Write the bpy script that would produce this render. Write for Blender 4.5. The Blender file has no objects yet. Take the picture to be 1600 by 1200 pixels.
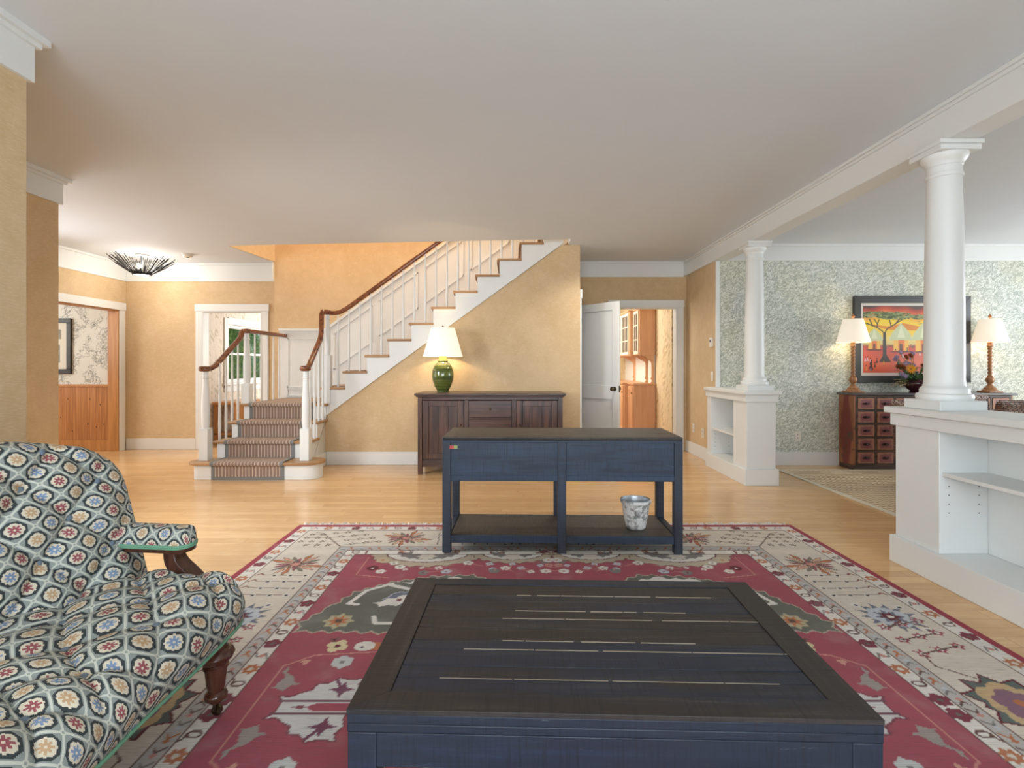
import bpy, math, random
import numpy as np
from mathutils import Vector, Matrix
random.seed(7)
R = math.radians
S = bpy.context.scene
COL = S.collection

# ------------------------------------------------------------------ camera, world, light
cam = bpy.data.cameras.new('camera')
cam.sensor_width = 36; cam.lens = 18.0; cam.shift_y = -0.0175; cam.clip_start = 0.05
co = bpy.data.objects.new('camera', cam); COL.objects.link(co)
co.location = (0, 0, 1.23); co.rotation_euler = (R(90), 0, 0)
S.camera = co
S.view_settings.view_transform = 'Standard'; S.view_settings.look = 'None'
S.view_settings.exposure = 0.70; S.view_settings.gamma = 1
S.view_settings.use_curve_mapping = False
try:
    S.cycles.use_denoising = True
    S.cycles.max_bounces = 8; S.cycles.diffuse_bounces = 4; S.cycles.glossy_bounces = 3
    S.cycles.transmission_bounces = 6; S.cycles.sample_clamp_indirect = 4
    S.cycles.caustics_reflective = False; S.cycles.caustics_refractive = False
except Exception: pass
w = bpy.data.worlds.new('daylight'); S.world = w; w.use_nodes = True
w.node_tree.nodes['Background'].inputs[0].default_value = (.78, .88, 1.0, 1)
w.node_tree.nodes['Background'].inputs[1].default_value = 4.2

def area(name, loc, rot, sx, sy, power, col, spread=None):
    l = bpy.data.lights.new(name, 'AREA'); l.shape = 'RECTANGLE'; l.size = sx; l.size_y = sy
    l.energy = power; l.color = col
    if spread: l.spread = R(spread)
    o = bpy.data.objects.new(name, l); COL.objects.link(o); o.location = loc; o.rotation_euler = rot
    return o
def point(name, loc, power, col, r=.05):
    l = bpy.data.lights.new(name, 'POINT'); l.energy = power; l.color = col; l.shadow_soft_size = r
    o = bpy.data.objects.new(name, l); COL.objects.link(o); o.location = loc
    return o
COOL = (.77, .89, 1.0)
area('window_daylight', (-.9, -2.75, 1.5), (R(86), 0, 0), 1.9, 1.7, 45, COOL)
area('window_daylight', (1.5, -2.75, 1.5), (R(86), 0, 0), 1.9, 1.7, 45, COOL)
area('added_ceiling_fill', (0, -1.6, .06), (R(180), 0, 0), 4.0, 2.2, 50, (.74, .89, 1.0))  # added upward fill behind the camera to brighten the ceiling
area('added_alcove_fill', (-3.5, 3.1, 1.5), (R(62), 0, R(-55)), 1.2, 1.7, 38, (.88, .95, 1.0), 120)  # added fill hidden by the left pier; the wall has no window
area('dining_window_daylight', (7.4, 4.3, 1.5), (R(90), 0, R(90)), 2.4, 1.7, 40, (.93, .98, 1.0))
area('added_hall_fill', (-5.5, 5.1, 1.35), (R(90), 0, R(-90)), 1.4, 2.2, 26, (.95, .97, 1.0))  # added fill in the unseen hall end, brightens hall, floor and stairs
area('added_passage_fill', (1.2, 5.75, 2.70), (0, 0, 0), .2, .2, 9, (1, .92, .80), 130)  # added fill for the closet door; no fixture in the ceiling
area('passage_light', (-8.2, 5.6, 2.0), (R(90), 0, R(-62)), 1.2, 1.4, 36, (1, .97, .93))
area('back_room_daylight', (-2.6, 10.4, 1.7), (R(90), 0, R(115)), 1.8, 1.8, 60, (1, .98, .94))
area('pantry_light', (.6, 9.2, 2.0), (R(80), 0, R(-75)), 1.4, 1.4, 42, (1, .95, .86))
area('upstairs_light', (-1.6, 6.8, 5.2), (0, 0, 0), 3.0, 1.2, 75, (1, .84, .64))

# ------------------------------------------------------------------ node helper
def lin(*c):
    return tuple(((v/255)/12.92 if v/255 <= .04045 else ((v/255+.055)/1.055)**2.4) for v in c)
class T:
    def __init__(s, name):
        s.m = bpy.data.materials.new(name); s.m.use_nodes = True
        s.t = s.m.node_tree; s.b = s.t.nodes['Principled BSDF']
    def n(s, k): return s.t.nodes.new(k)
    def put(s, sock, v):
        if isinstance(v, E): s.t.links.new(v.s, sock)
        elif isinstance(v, (tuple, list)):
            if len(sock.default_value) == 4 and len(v) == 3: v = (*v, 1)
            sock.default_value = v
        else: sock.default_value = v
    def math(s, op, a, b=0.0, c=None):
        n = s.n('ShaderNodeMath'); n.operation = op
        s.put(n.inputs[0], a); s.put(n.inputs[1], b)
        if c is not None: s.put(n.inputs[2], c)
        return E(s, n.outputs[0])
    def co(s, k='Object'): return E(s, s.n('ShaderNodeTexCoord').outputs[k])
    def sep(s, v):
        n = s.n('ShaderNodeSeparateXYZ'); s.put(n.inputs[0], v); return [E(s, o) for o in n.outputs]
    def comb(s, x, y, z=0.0):
        n = s.n('ShaderNodeCombineXYZ')
        for i, v in enumerate((x, y, z)): s.put(n.inputs[i], v)
        return E(s, n.outputs[0])
    def scale(s, v, k):
        n = s.n('ShaderNodeVectorMath'); n.operation = 'MULTIPLY'; s.put(n.inputs[0], v)
        n.inputs[1].default_value = k if isinstance(k, tuple) else (k, k, k); return E(s, n.outputs[0])
    def noise(s, v, sc=5, det=3, ro=.5, dist=0):
        n = s.n('ShaderNodeTexNoise'); s.put(n.inputs['Vector'], v)
        n.inputs['Scale'].default_value = sc; n.inputs['Detail'].default_value = det
        n.inputs['Roughness'].default_value = ro; n.inputs['Distortion'].default_value = dist
        return E(s, n.outputs['Fac'])
    def white(s, v):
        n = s.n('ShaderNodeTexWhiteNoise'); s.put(n.inputs['Vector'], v); return E(s, n.outputs['Value'])
    def voro(s, v, sc=5, feat='F1', rnd=1.0):
        n = s.n('ShaderNodeTexVoronoi'); n.feature = feat; s.put(n.inputs['Vector'], v)
        n.inputs['Scale'].default_value = sc; n.inputs['Randomness'].default_value = rnd
        return E(s, n.outputs['Distance'])
    def mix(s, f, a, b):
        n = s.n('ShaderNodeMix'); n.data_type = 'RGBA'
        s.put(n.inputs[0], f); s.put(n.inputs[6], a); s.put(n.inputs[7], b); return E(s, n.outputs[2])
    def st(s, v, a, b):      # smooth step a..b -> 0..1
        n = s.n('ShaderNodeMapRange'); n.interpolation_type = 'SMOOTHSTEP'
        s.put(n.inputs[0], v); n.inputs[1].default_value = a; n.inputs[2].default_value = b; return E(s, n.outputs[0])
    def out(s, col=None, rough=None, bump=None, bs=.3, bd=.01, **kw):
        if col is not None: s.put(s.b.inputs['Base Color'], col)
        if rough is not None: s.put(s.b.inputs['Roughness'], rough)
        if bump is not None:
            n = s.n('ShaderNodeBump'); n.inputs['Strength'].default_value = bs; n.inputs['Distance'].default_value = bd
            s.put(n.inputs['Height'], bump); s.t.links.new(n.outputs[0], s.b.inputs['Normal'])
        for k, v in kw.items(): s.put(s.b.inputs[k.replace('_', ' ')], v)
        return s.m
class E:
    def __init__(s, t, so): s.t = t; s.s = so
    def __add__(a, b): return a.t.math('ADD', a, b)
    __radd__ = __add__
    def __sub__(a, b): return a.t.math('SUBTRACT', a, b)
    def __rsub__(a, b): return a.t.math('SUBTRACT', b, a)
    def __mul__(a, b): return a.t.math('MULTIPLY', a, b)
    __rmul__ = __mul__
    def __truediv__(a, b): return a.t.math('DIVIDE', a, b)
    def gt(a, b): return a.t.math('GREATER_THAN', a, b)
    def lt(a, b): return a.t.math('LESS_THAN', a, b)
    def abs(a): return a.t.math('ABSOLUTE', a)
    def fl(a): return a.t.math('FLOOR', a)
    def fr(a): return a.t.math('FRACT', a)
    def mx(a, b): return a.t.math('MAXIMUM', a, b)
    def mn(a, b): return a.t.math('MINIMUM', a, b)
    def sin(a): return a.t.math('SINE', a)

# ------------------------------------------------------------------ materials
def plain(name, col, rough=.5, **kw):
    return T(name).out(col, rough, **kw)
def paint(name, col, rough=.35):
    t = T(name); v = t.co(); n = t.noise(v, 3, 2)
    return t.out(t.mix(n, tuple(c*.97 for c in col), col), rough, t.noise(v, 60, 2), .04, .002)
WHITE = paint('white_trim_paint', (.76, .775, .76), .42)
CEIL = paint('ceiling_paint', (.685, .728, .77), .9)
def wallpaper(name, base, dark, light):
    t = T(name); v = t.co()
    n1 = t.noise(v, 1.4, 4, .6); n2 = t.noise(v, 9, 5, .7)
    h = t.noise(t.scale(v, (30, 30, 260)), 1, 2); k = t.noise(t.scale(v, (240, 240, 26)), 1, 2)
    c = t.mix(t.st(n1*.6+n2*.4, .35, .68), dark, base)
    c = t.mix(t.st(n2, .55, .85)*.3, c, light)
    c = t.mix(t.st(h, .48, .7)*.38, c, light); c = t.mix(t.st(k, .5, .75)*.35, c, dark)
    return t.out(c, .75, h+k, .12, .003)
TAN = wallpaper('tan_textured_wallpaper', (.675, .50, .30), (.575, .405, .22), (.755, .61, .425))
def m_floor():
    t = T('maple_strip_floor'); v = t.co(); x, y, z = t.sep(v)
    row = (y/.083).fl(); r1 = t.white(t.comb(row, 3.3, 0))
    xs = x/1.35 + r1*7.0; pl = xs.fl(); r2 = t.white(t.comb(row, pl, 1))
    gy = ((y/.083).fr()-.5).abs(); gx = (xs.fr()-.5).abs()
    gap = t.st(gy, .47, .495).mx(t.st(gx, .4975, .4995))
    grain = t.noise(t.scale(t.comb(x, y*14.0+r2*30.0, r2*9.0), 1.0), 3.2, 5, .62)
    fig = t.noise(t.comb(x*1.5, y*3.0, r2*20.0), 4, 3)
    c = t.mix(r2, (.61, .365, .165), (.73, .465, .225))
    c = t.mix(t.st(grain, .38, .7)*.45, c, (.54, .31, .14))
    c = t.mix(t.st(fig, .45, .75)*.3, c, (.80, .55, .31))
    c = t.mix(gap*.45, c, (.25, .13, .06))
    return t.out(c, .13+grain*.12, 1.0-gap, .12, .002, Specular_IOR_Level=.5)
FLOOR = m_floor()
def wood(name, a, b, rough=.4, axis=0, k=1.0, bs=.1):
    t = T(name); v = t.co(); sc = [22*k, 22*k, 22*k]; sc[axis] = 1.6*k
    g = t.noise(t.scale(v, tuple(sc)), 1, 5, .6, .4); m = t.noise(v, 2.2, 2)
    c = t.mix(t.st(g, .3, .72), a, b); c = t.mix(t.st(m, .4, .7)*.35, c, a)
    return t.out(c, rough, g, bs, .003)
OAKX = wood('honey_oak_tread', (.30, .16, .065), (.52, .31, .15), .35, 0)
RAIL = wood('varnished_mahogany_rail', (.11, .032, .012), (.30, .10, .035), .16, 1, 1.5)
LEGW = wood('polished_mahogany', (.045, .016, .010), (.115, .043, .025), .16, 2, 2)
WALNUT = wood('dark_walnut', (.030, .014, .010), (.15, .068, .042), .34, 2, 1.3)
WALNUTX = wood('dark_walnut_rails', (.030, .014, .010), (.12, .055, .036), .32, 0, 1.3)
PINE = wood('orange_pine', (.46, .20, .06), (.63, .31, .11), .35, 2, .8)
ALDER = wood('orange_alder', (.60, .31, .15), (.72, .42, .23), .38, 2, .5)
def m_console(name, axis, blue, brown, bf, saw=True):
    t = T(name); v = t.co(); sc = [26, 26, 26]; sc[axis] = 1.8
    g = t.noise(t.scale(v, tuple(sc)), 1, 6, .65, .5); m = t.noise(v, 3.2, 3)
    s2 = [8, 8, 8]; s2[axis] = 130
    saw_ = t.noise(t.scale(v, tuple(s2)), 1, 2)
    c = t.mix(t.st(m, .5-bf*.25, .72-bf*.25)*bf, blue, brown)
    c = t.mix(t.st(g, .5, .75)*.7, c, tuple(x*2.1 for x in blue)); c = t.mix(t.st(g, .46, .34)*.6, c, tuple(x*.4 for x in blue))
    c = t.mix(t.st(saw_, .5, .68)*.6, c, tuple(x*.4 for x in blue)); sc_n = t.noise(t.scale(v, (9, 9, 60)), 1, 5, .7, 1.0)
    c = t.mix(t.st(sc_n, .66, .74)*.5, c, (.16, .17, .19))
    return t.out(c, .42+m*.2, g+saw_*.6, .3, .004)
CBLUE = m_console('cool_lit_distressed_paint', 0, (.018, .036, .070), (.035, .042, .052), .3)  # distressed paint with the cool daylight tint put into its colour
CLEG = m_console('cool_lit_distressed_post', 2, (.020, .030, .050), (.038, .036, .045), .4)  # same paint on the legs, cool daylight tint included
CTOP = m_console('warm_lit_charcoal_top', 0, (.042, .038, .036), (.075, .058, .042), .8)  # same paint as the fronts; warm light from above painted in as brown
def m_table(name, axis, br=0.0):
    t = T(name); v = t.co(); x, y, z = t.sep(v)
    a, b = (x, y) if axis == 0 else (y, x)
    rv = E(t, t.n('ShaderNodeObjectInfo').outputs['Random']); b = b+rv*41.0
    g = t.noise(t.comb(a*1.5, b*30.0, z*30.0), 1.5, 6, .65, .3); m = t.noise(t.comb(a*1.1, b*5.0, 0.0), 1.6, 3)
    saw = t.noise(t.comb(a*120.0, b*5.0, z*5.0), 1, 2)
    c = t.mix(t.st(m*.6+rv*.4-br, .40, .62), (.026, .020, .017), (.013, .020, .038))
    c = t.mix(t.st(g, .5, .75)*.6, c, (.085, .075, .066)); c = t.mix(t.st(g, .47, .35)*.5, c, (.008, .008, .010)); c = t.mix(t.st(saw, .5, .7)*.5, c, (.006, .006, .008))
    return t.out(c, .42+g*.2, g+saw*.6, .28, .003)
CDARK = m_console('midnight_blue_apron_paint', 0, (.008, .015, .032), (.012, .014, .022), .3)
TBLX = m_table('charcoal_table_plank', 0); TBLY = m_table('charcoal_table_end', 1, .5)
GAPW = plain('pale_filler_line', (.30, .25, .18), .8)
BRASS = plain('aged_bronze', (.10, .075, .045), .32, Metallic=1.0)
BLACK = plain('black_iron', (.012, .012, .013), .42, Metallic=.6)
PLATE = plain('ivory_plastic', (.74, .70, .62), .4)
DARKP = plain('dark_slot', (.03, .03, .03), .5)
def shade(name, col, e):
    t = T(name); v = t.co(); n = t.noise(t.scale(v, (1, 1, 1)), 220, 2)
    return t.out(t.mix(n, (.85, .8, .7), (.9, .86, .78)), .9, n, .1, .002, Emission_Color=col, Emission_Strength=e)
SHADE = shade('lit_linen_shade', (1, .86, .66), .30)
SHADE2 = shade('lit_parchment_shade', (1, .82, .62), .30)
def m_ceramic():
    t = T('green_glazed_ceramic'); v = t.co(); x, y, z = t.sep(v)
    b = t.noise(t.comb(x*1.0, y*1.0, z*26.0), 1.6, 3)
    c = t.mix(t.st(b, .4, .65), (.055, .08, .016), (.16, .19, .035))
    return t.out(c, .12, b, .2, .004, Coat_Weight=.5)
CERAM = m_ceramic()
YGLASS = plain('lit_amber_neck', (.55, .5, .12), .3, Emission_Color=(.8, .7, .2, 1), Emission_Strength=.12)
def m_runner():
    t = T('striped_stair_runner'); v = t.co(); x, y, z = t.sep(v)
    s = ((x+2.85)/.0365); f = (s.fr()-.5).abs()
    n = t.noise(v, 260, 2)
    c = t.mix(t.st(n, .3, .7), (.24, .15, .11), (.37, .25, .19))
    c = t.mix(f.gt(.36)*f.lt(.43), c, (.16, .12, .10)); c = t.mix(f.lt(.085), c, (.60, .50, .40))
    c = t.mix((f.gt(.22))*(f.lt(.27)), c, (.24, .20, .17))
    return t.out(c, .95, n, .5, .004)
RUN = m_runner()
RUNB = T('grey_runner_binding'); RUNB = RUNB.out(RUNB.mix(RUNB.noise(RUNB.co(), 300, 2), (.15, .15, .145), (.24, .24, .23)), .95)
def m_green_toile():
    t = T('grey_green_foliage_wallpaper'); v = t.co(); x, y, z = t.sep(v); p = t.comb(x, z, 0)
    a = t.noise(t.comb(x*13.0+z*6.0, z*24.0-x*15.0, 0.0), 1.2, 5, .68, 1.9)
    b = t.noise(t.comb(x*16.0-z*12.0, z*22.0+x*8.0, 4.0), 1.5, 5, .65, 2.0)
    f = t.noise(p, 70, 3, .7); big = t.noise(p, 1.3, 3)
    c = t.mix(t.st(big, .38, .62), (.77, .79, .73), (.79, .79, .66))
    c = t.mix(t.st(a, .49, .57)*.78, c, t.mix(t.st(big, .38, .62), (.34, .385, .345), (.36, .39, .27)))
    c = t.mix(t.st(b, .52, .62)*.55, c, (.84, .85, .80)); c = t.mix(t.st((b-.44).abs(), .03, .012)*.75, c, (.20, .235, .19))
    c = t.mix(t.st((a-.52).abs(), .02, .006)*.75, c, (.16, .19, .15)); c = t.mix(t.st(f, .55, .8)*.3, c, (.80, .80, .74))
    return t.out(c, .8)
TOILE = m_green_toile()
def m_toile2():
    t = T('ink_toile_wallpaper'); v = t.co(); x, y, z = t.sep(v); p = t.comb(x, z, y)
    a = t.noise(p, 9, 4, .6, 1.2); clump = t.noise(p, 6.5, 1); lf = t.noise(p, 26, 2, .5, .5)
    l = (a-.5).abs().lt(.018)*clump.gt(.47); l2 = (lf-.5).abs().lt(.03)*clump.gt(.56)
    c = t.mix(t.noise(p, 2, 2), (.70, .69, .62), (.80, .78, .73)); c = t.mix(l.mx(l2)*.7, c, (.12, .13, .11))
    return t.out(c, .8)
TOILE2 = m_toile2()
def m_leafpaper(name, base, leaf):
    t = T(name); v = t.co(); x, y, z = t.sep(v)
    h = x+y; w_ = t.noise(t.comb(h*2.0, z*1.2, 0.0), 1.5, 2)
    p = t.comb(h*9.0+w_*3.0, z*3.2+h*3.0, 0.0)
    sp = t.noise(p, 1, 2, .4, .9); bar = ((z*60.0+h*34.0+w_*14.0).sin()).gt(-.25)
    c = t.mix(t.noise(v, 4, 3), tuple(k*.95 for k in base), base)
    c = t.mix(t.st(sp, .56, .60)*bar*.6, c, leaf); c = t.mix((t.noise(p, .8, 1, .5, 1.5)-.5).abs().lt(.012)*.5, c, leaf)
    return t.out(c, .8)
LEAFY = m_leafpaper('yellow_leaf_wallpaper', (.82, .66, .42), (.50, .34, .16))
LEAFP = m_leafpaper('cream_leaf_wallpaper', (.74, .66, .57), (.42, .38, .24))
def m_bead():
    t = T('knotty_pine_beadboard'); v = t.co(); x, y, z = t.sep(v)
    h = x+y; f = (h/.042).fr(); g = t.noise(t.comb(h*30.0, z*1.5, (h/.042).fl()), 1.2, 4)
    k = t.voro(t.comb(h*1.6, z*1.0, 0.0), 7)
    c = t.mix(t.st(g, .3, .7), (.42, .17, .055), (.57, .26, .10))
    c = t.mix(t.st(k, .13, .06), c, (.10, .03, .012)); gr = f.lt(.10)
    c = t.mix(gr*.6, c, (.14, .05, .02))
    return t.out(c, .35, 1.0-gr, .3, .004)
BEAD = m_bead()
def m_wicker(name, a, b):
    t = T(name); v = t.co(); x, y, z = t.sep(v)
    r = (z/.016).fl(); ph = (r*.5).fr(); f = (((x+y)/.034)+ph).fr()
    w_ = ((f-.5).abs()*2.0); zz = ((z/.016).fr()-.5).abs()*2.0
    hgt = (1.0-w_*w_)*(1.0-zz*zz); n = t.white(t.comb(r, (((x+y)/.034)+ph).fl(), 0))
    c = t.mix(t.st(hgt, .12, .5), (.03, .012, .008), t.mix(n, a, b))
    return t.out(c, .55, hgt, .8, .01)
WICK = m_wicker('woven_brown_wicker', (.28, .14, .10), (.66, .54, .48))
WICKD = m_wicker('dark_brown_wicker', (.10, .04, .02), (.22, .10, .06))
def m_sisal():
    t = T('woven_sisal'); v = t.co(); x, y, z = t.sep(v)
    w_ = (((x+y*.15)*110.0).sin()+((y-x*.1)*90.0).sin())*.25+.5; n = t.noise(v, 60, 3)
    c = t.mix(t.st(w_*.5+n*.5, .3, .7), (.40, .29, .18), (.76, .61, .42))
    return t.out(c, .95, w_+n, .6, .006)
SISAL = m_sisal()
def m_vcol(name, rough, bump=None, br=1.0):
    t = T(name); a = t.n('ShaderNodeVertexColor'); a.layer_name = 'Col'
    v = t.co(); x, y, z = t.sep(v); c = E(t, a.outputs[0])
    if bump:
        wv = t.noise(t.comb(x*12.0, y*260.0, 0.0), 1.2, 2); n = t.noise(v, 7, 3)
        c = t.mix(t.st(wv, .45, .7)*.30, c, (.10, .09, .09)); c = t.mix(t.st(n, .5, .8)*.12, c, (.6, .55, .5))
        return t.out(c, rough, wv, .3, .003)
    return t.out(c, rough)
RUGM = m_vcol('flatweave_wool', .95, True); ARTM = m_vcol('painted_canvas', .5)
def m_fabric():
    t = T('diamond_flower_needlepoint'); x, y, z = t.sep(t.co('UV'))
    k = .0635
    u = (x*.7071+y*.7071)/k; v = (y*.7071-x*.7071)/k
    iu = u.fl(); iv = v.fl()
    q = 1/24.0                                     # stitches
    fu = ((u.fr()/q).fl()+.5)*q-.5; fv = ((v.fr()/q).fl()+.5)*q-.5
    au = fu.abs(); av = fv.abs(); mx = au.mx(av); sm = au+av
    d = mx.mx(sm*.66)
    h = t.white(t.comb(iu, iv*1.0, 5.0))
    hh = ((iu+iv*2.0+200.0)/3.0).fr()
    fl = t.mix(hh.gt(.5), t.mix(hh.gt(.2), (.20, .28, .42), (.52, .34, .19)), (.31, .085, .095))
    grey = (.27, .30, .28); pale = (.57, .58, .50); dark = (.035, .043, .045); cream = (.66, .59, .46)
    c = t.mix(d.gt(.398), dark, grey)                # lattice
    c = t.mix(mx.gt(.452), c, pale)
    c = t.mix((au.mn(av)).gt(.415), c, pale); c = t.mix((au.mn(av)).gt(.455), c, (.30, .33, .30))
    saw = t.math('ABSOLUTE', (fu*14.0).sin()*(fv*14.0).sin())*.045
    c = t.mix((d+saw).lt(.328), c, cream)
    pet = (au-av).abs()
    flower = (sm.lt(.27))*(1.0-((mx.gt(.17)*(pet.gt(.05))*(pet.lt(.11)))))
    star = ((au.lt(.05)).mx(av.lt(.05))*mx.lt(.235)).mx(pet.lt(.055)*mx.lt(.175)).mx(sm.lt(.17))
    c = t.mix(star, c, fl)
    c = t.mix(mx.lt(.03), c, cream)
    n = t.noise(t.co('UV'), 900, 1)
    return t.out(c, .92, n, .25, .001)
FAB = m_fabric()
BUTTON = plain('blue_grey_button', (.16, .20, .25), .8)
PIPE = plain('green_piping', (.16, .36, .23), .8)
def m_worn(name, centre, edge, dark, gen=True):
    t = T(name); v = t.co('Generated'); x, y, z = t.sep(v); o = t.co()
    n = t.noise(o, 26, 4, .65); d = ((x-.5).abs().mx((z-.5).abs()))*2.0+(n-.5)*.7
    c = t.mix(t.st(d, .62, .80), centre, edge); c = t.mix(t.st(d, .95, 1.12), c, dark)
    c = t.mix(t.st(t.noise(o, 60, 3), .6, .75)*.5, c, dark)
    return t.out(c, .5, n, .2, .003)
DRAW = m_worn('worn_maroon_drawer', (.25, .075, .075), (.38, .17, .10), (.06, .035, .028))
def m_side():
    t = T('worn_red_side'); v = t.co('Generated'); x, y, z = t.sep(v); o = t.co()
    n = t.noise(t.scale(o, (1, 10, 2)), 5, 4, .65); d = (y-.5).abs()*2.0*.7+(z-.5).abs()*.9+(n-.5)*.8
    c = t.mix(t.st(d, .55, .75), (.19, .035, .028), (.33, .13, .055)); c = t.mix(t.st(t.noise(o, 9, 4), .58, .7), c, (.09, .05, .03))
    return t.out(c, .5)
SIDE = m_side()
FRAMEW = wood('aged_brown_frame', (.035, .022, .016), (.12, .06, .035), .5, 0, 1.2)
GREYTOP = wood('grey_brown_top', (.07, .065, .065), (.15, .135, .13), .3, 0, 1)
CARVED = wood('gilt_brown_turned_wood', (.22, .09, .035), (.46, .22, .09), .4, 2, 3)
def m_plaster():
    t = T('rough_whitewashed_clay'); v = t.co(); n = t.noise(v, 22, 5, .65); k = t.noise(v, 60, 3)
    c = t.mix(t.st(n, .38, .56), (.26, .26, .25), (.80, .79, .76)); c = t.mix(t.st(k, .55, .7)*.35, c, (.34, .36, .37))
    return t.out(c, .85, n+k*.5, .7, .01)
CLAY = m_plaster()
GLASS = T('window_glass').out((1, 1, 1), .0, Transmission_Weight=1.0, IOR=1.02, Alpha=.25)
PANE = plain('dark_cabinet_glass', (.10, .085, .075), .08)
def leafmat(name, a, b):
    t = T(name); v = t.co(); return t.out(t.mix(t.st(t.noise(v, 12, 3), .35, .65), a, b), .6)
LEAFO = leafmat('garden_foliage', (.12, .22, .05), (.36, .50, .20))
LEAFD = leafmat('dark_green_leaf', (.03, .08, .015), (.09, .20, .04))
GRASS = leafmat('lawn', (.10, .20, .03), (.22, .34, .08))

# ------------------------------------------------------------------ mesh builder
class MB:
    def __init__(s): s.v = []; s.f = []; s.uv = []
    def add(s, vs, fs, M=None):
        b = len(s.v)
        s.v += [tuple(M @ Vector(p)) if M is not None else tuple(p) for p in vs]
        s.f += [tuple(i+b for i in f) for f in fs]; return s
    def box(s, x0, x1, y0, y1, z0, z1, M=None):
        vs = [(x, y, z) for z in (z0, z1) for y in (y0, y1) for x in (x0, x1)]
        return s.add(vs, [(0, 2, 3, 1), (4, 5, 7, 6), (0, 1, 5, 4), (2, 6, 7, 3), (0, 4, 6, 2), (1, 3, 7, 5)], M)
    def prism(s, pts, a, b, plane='XY', M=None):
        f = {'XY': lambda p, c: (p[0], p[1], c), 'XZ': lambda p, c: (p[0], c, p[1]), 'YZ': lambda p, c: (c, p[0], p[1])}[plane]
        n = len(pts); vs = [f(p, a) for p in pts]+[f(p, b) for p in pts]
        fs = [tuple(range(n))[::-1], tuple(range(n, 2*n))]+[(i, (i+1) % n, n+(i+1) % n, n+i) for i in range(n)]
        return s.add(vs, fs, M)
    def lathe(s, prof, n=32, M=None, c=(0, 0), cap=True):
        vs = []; fs = []; m = len(prof)
        for r, z in prof:
            vs += [(c[0]+max(r, 1e-5)*math.cos(2*math.pi*i/n), c[1]+max(r, 1e-5)*math.sin(2*math.pi*i/n), z) for i in range(n)]
        for j in range(m-1):
            for i in range(n):
                k = (i+1) % n; fs.append((j*n+i, j*n+k, (j+1)*n+k, (j+1)*n+i))
        if cap: fs.append(tuple(range(n))[::-1]); fs.append(tuple(range((m-1)*n, m*n)))
        return s.add(vs, fs, M)
    def ball(s, c, r, n=14, sc=(1, 1, 1), M=None):
        pr = [(r*math.sin(math.pi*j/n), -r*math.cos(math.pi*j/n)) for j in range(n+1)]
        T_ = Matrix.Translation(c) @ Matrix.Diagonal((*sc, 1))
        return s.lathe(pr, n+4, (M @ T_) if M is not None else T_)
    def sweep(s, path, sec, cap=True, up=(0, 0, 1)):
        path = [Vector(p) for p in path]; N = len(path); n = 0; vs = []; fs = []; side = None
        for i, p in enumerate(path):
            d = (path[min(i+1, N-1)]-path[max(i-1, 0)]).normalized()
            sd = d.cross(Vector(up))
            if sd.length < .35 and side is not None: sd = side-d*side.dot(d)
            elif sd.length < 1e-4: sd = Vector((1, 0, 0))
            sd.normalize()
            if side is not None and sd.dot(side) < 0: sd = -sd
            side = sd; u = sd.cross(d).normalized()
            k = sec(i/(N-1)) if callable(sec) else sec
            n = len(k); vs += [tuple(p+sd*a+u*b) for a, b in k]
        for j in range(N-1):
            for i in range(n):
                q = (i+1) % n; fs.append((j*n+i, j*n+q, (j+1)*n+q, (j+1)*n+i))
        if cap: fs.append(tuple(range(n))[::-1]); fs.append(tuple(range((N-1)*n, N*n)))
        return s.add(vs, fs)
    def grid(s, P, nu, nv, uv=None):
        vs = [P(i/(nu-1), j/(nv-1)) for j in range(nv) for i in range(nu)]
        b = len(s.v)
        s.add(vs, [(j*nu+i, j*nu+i+1, (j+1)*nu+i+1, (j+1)*nu+i) for j in range(nv-1) for i in range(nu-1)])
        if uv: s.uv += [uv(i/(nu-1), j/(nv-1)) for j in range(nv) for i in range(nu)]
        return s
    def build(s, name, mat, parent=None, loc=None, rotz=None, bev=0, smooth=35, kind=None, seg=2):
        me = bpy.data.meshes.new(name); me.from_pydata(s.v, [], s.f); me.validate(); me.update()
        import bmesh
        bm = bmesh.new(); bm.from_mesh(me)
        if not s.uv: bmesh.ops.recalc_face_normals(bm, faces=bm.faces)
        bm.to_mesh(me); bm.free()
        if s.uv:
            l = me.uv_layers.new(name='UVMap'); idx = np.empty(len(me.loops), 'i'); me.loops.foreach_get('vertex_index', idx)
            l.data.foreach_set('uv', np.array(s.uv, 'f')[idx].ravel())
        me.polygons.foreach_set('use_smooth', [True]*len(me.polygons))
        me.set_sharp_from_angle(angle=R(smooth))
        me.materials.append(mat)
        o = bpy.data.objects.new(name, me); COL.objects.link(o)
        if parent is not None: o.parent = parent
        if loc is not None: o.location = loc
        if rotz is not None: o.rotation_euler = (0, 0, rotz)
        if bev:
            m = o.modifiers.new('edge', 'BEVEL'); m.width = bev; m.segments = seg; m.limit_method = 'ANGLE'; m.angle_limit = R(50)
        if kind: o['kind'] = kind
        return o
def circ(r, n=12, ry=None): return [(r*math.cos(2*math.pi*i/n), (ry or r)*math.sin(2*math.pi*i/n)) for i in range(n)]
def bx(name, mat, parent, x0, x1, y0, y1, z0, z1, bev=.003, **k):
    return MB().box(x0, x1, y0, y1, z0, z1).build(name, mat, parent, bev=bev, **k)
def thing(name, label, cat, loc=(0, 0, 0), rotz=0, group=None):
    o = bpy.data.objects.new(name, None); COL.objects.link(o); o.location = loc; o.rotation_euler = (0, 0, rotz)
    o.empty_display_size = .1
    return tag(o, label, cat, group)
def tag(o, label, cat, group=None):
    o['label'] = label; o['category'] = cat
    if group: o['group'] = group
    return o
def part_label(o, l): o['label'] = l; return o
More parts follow.
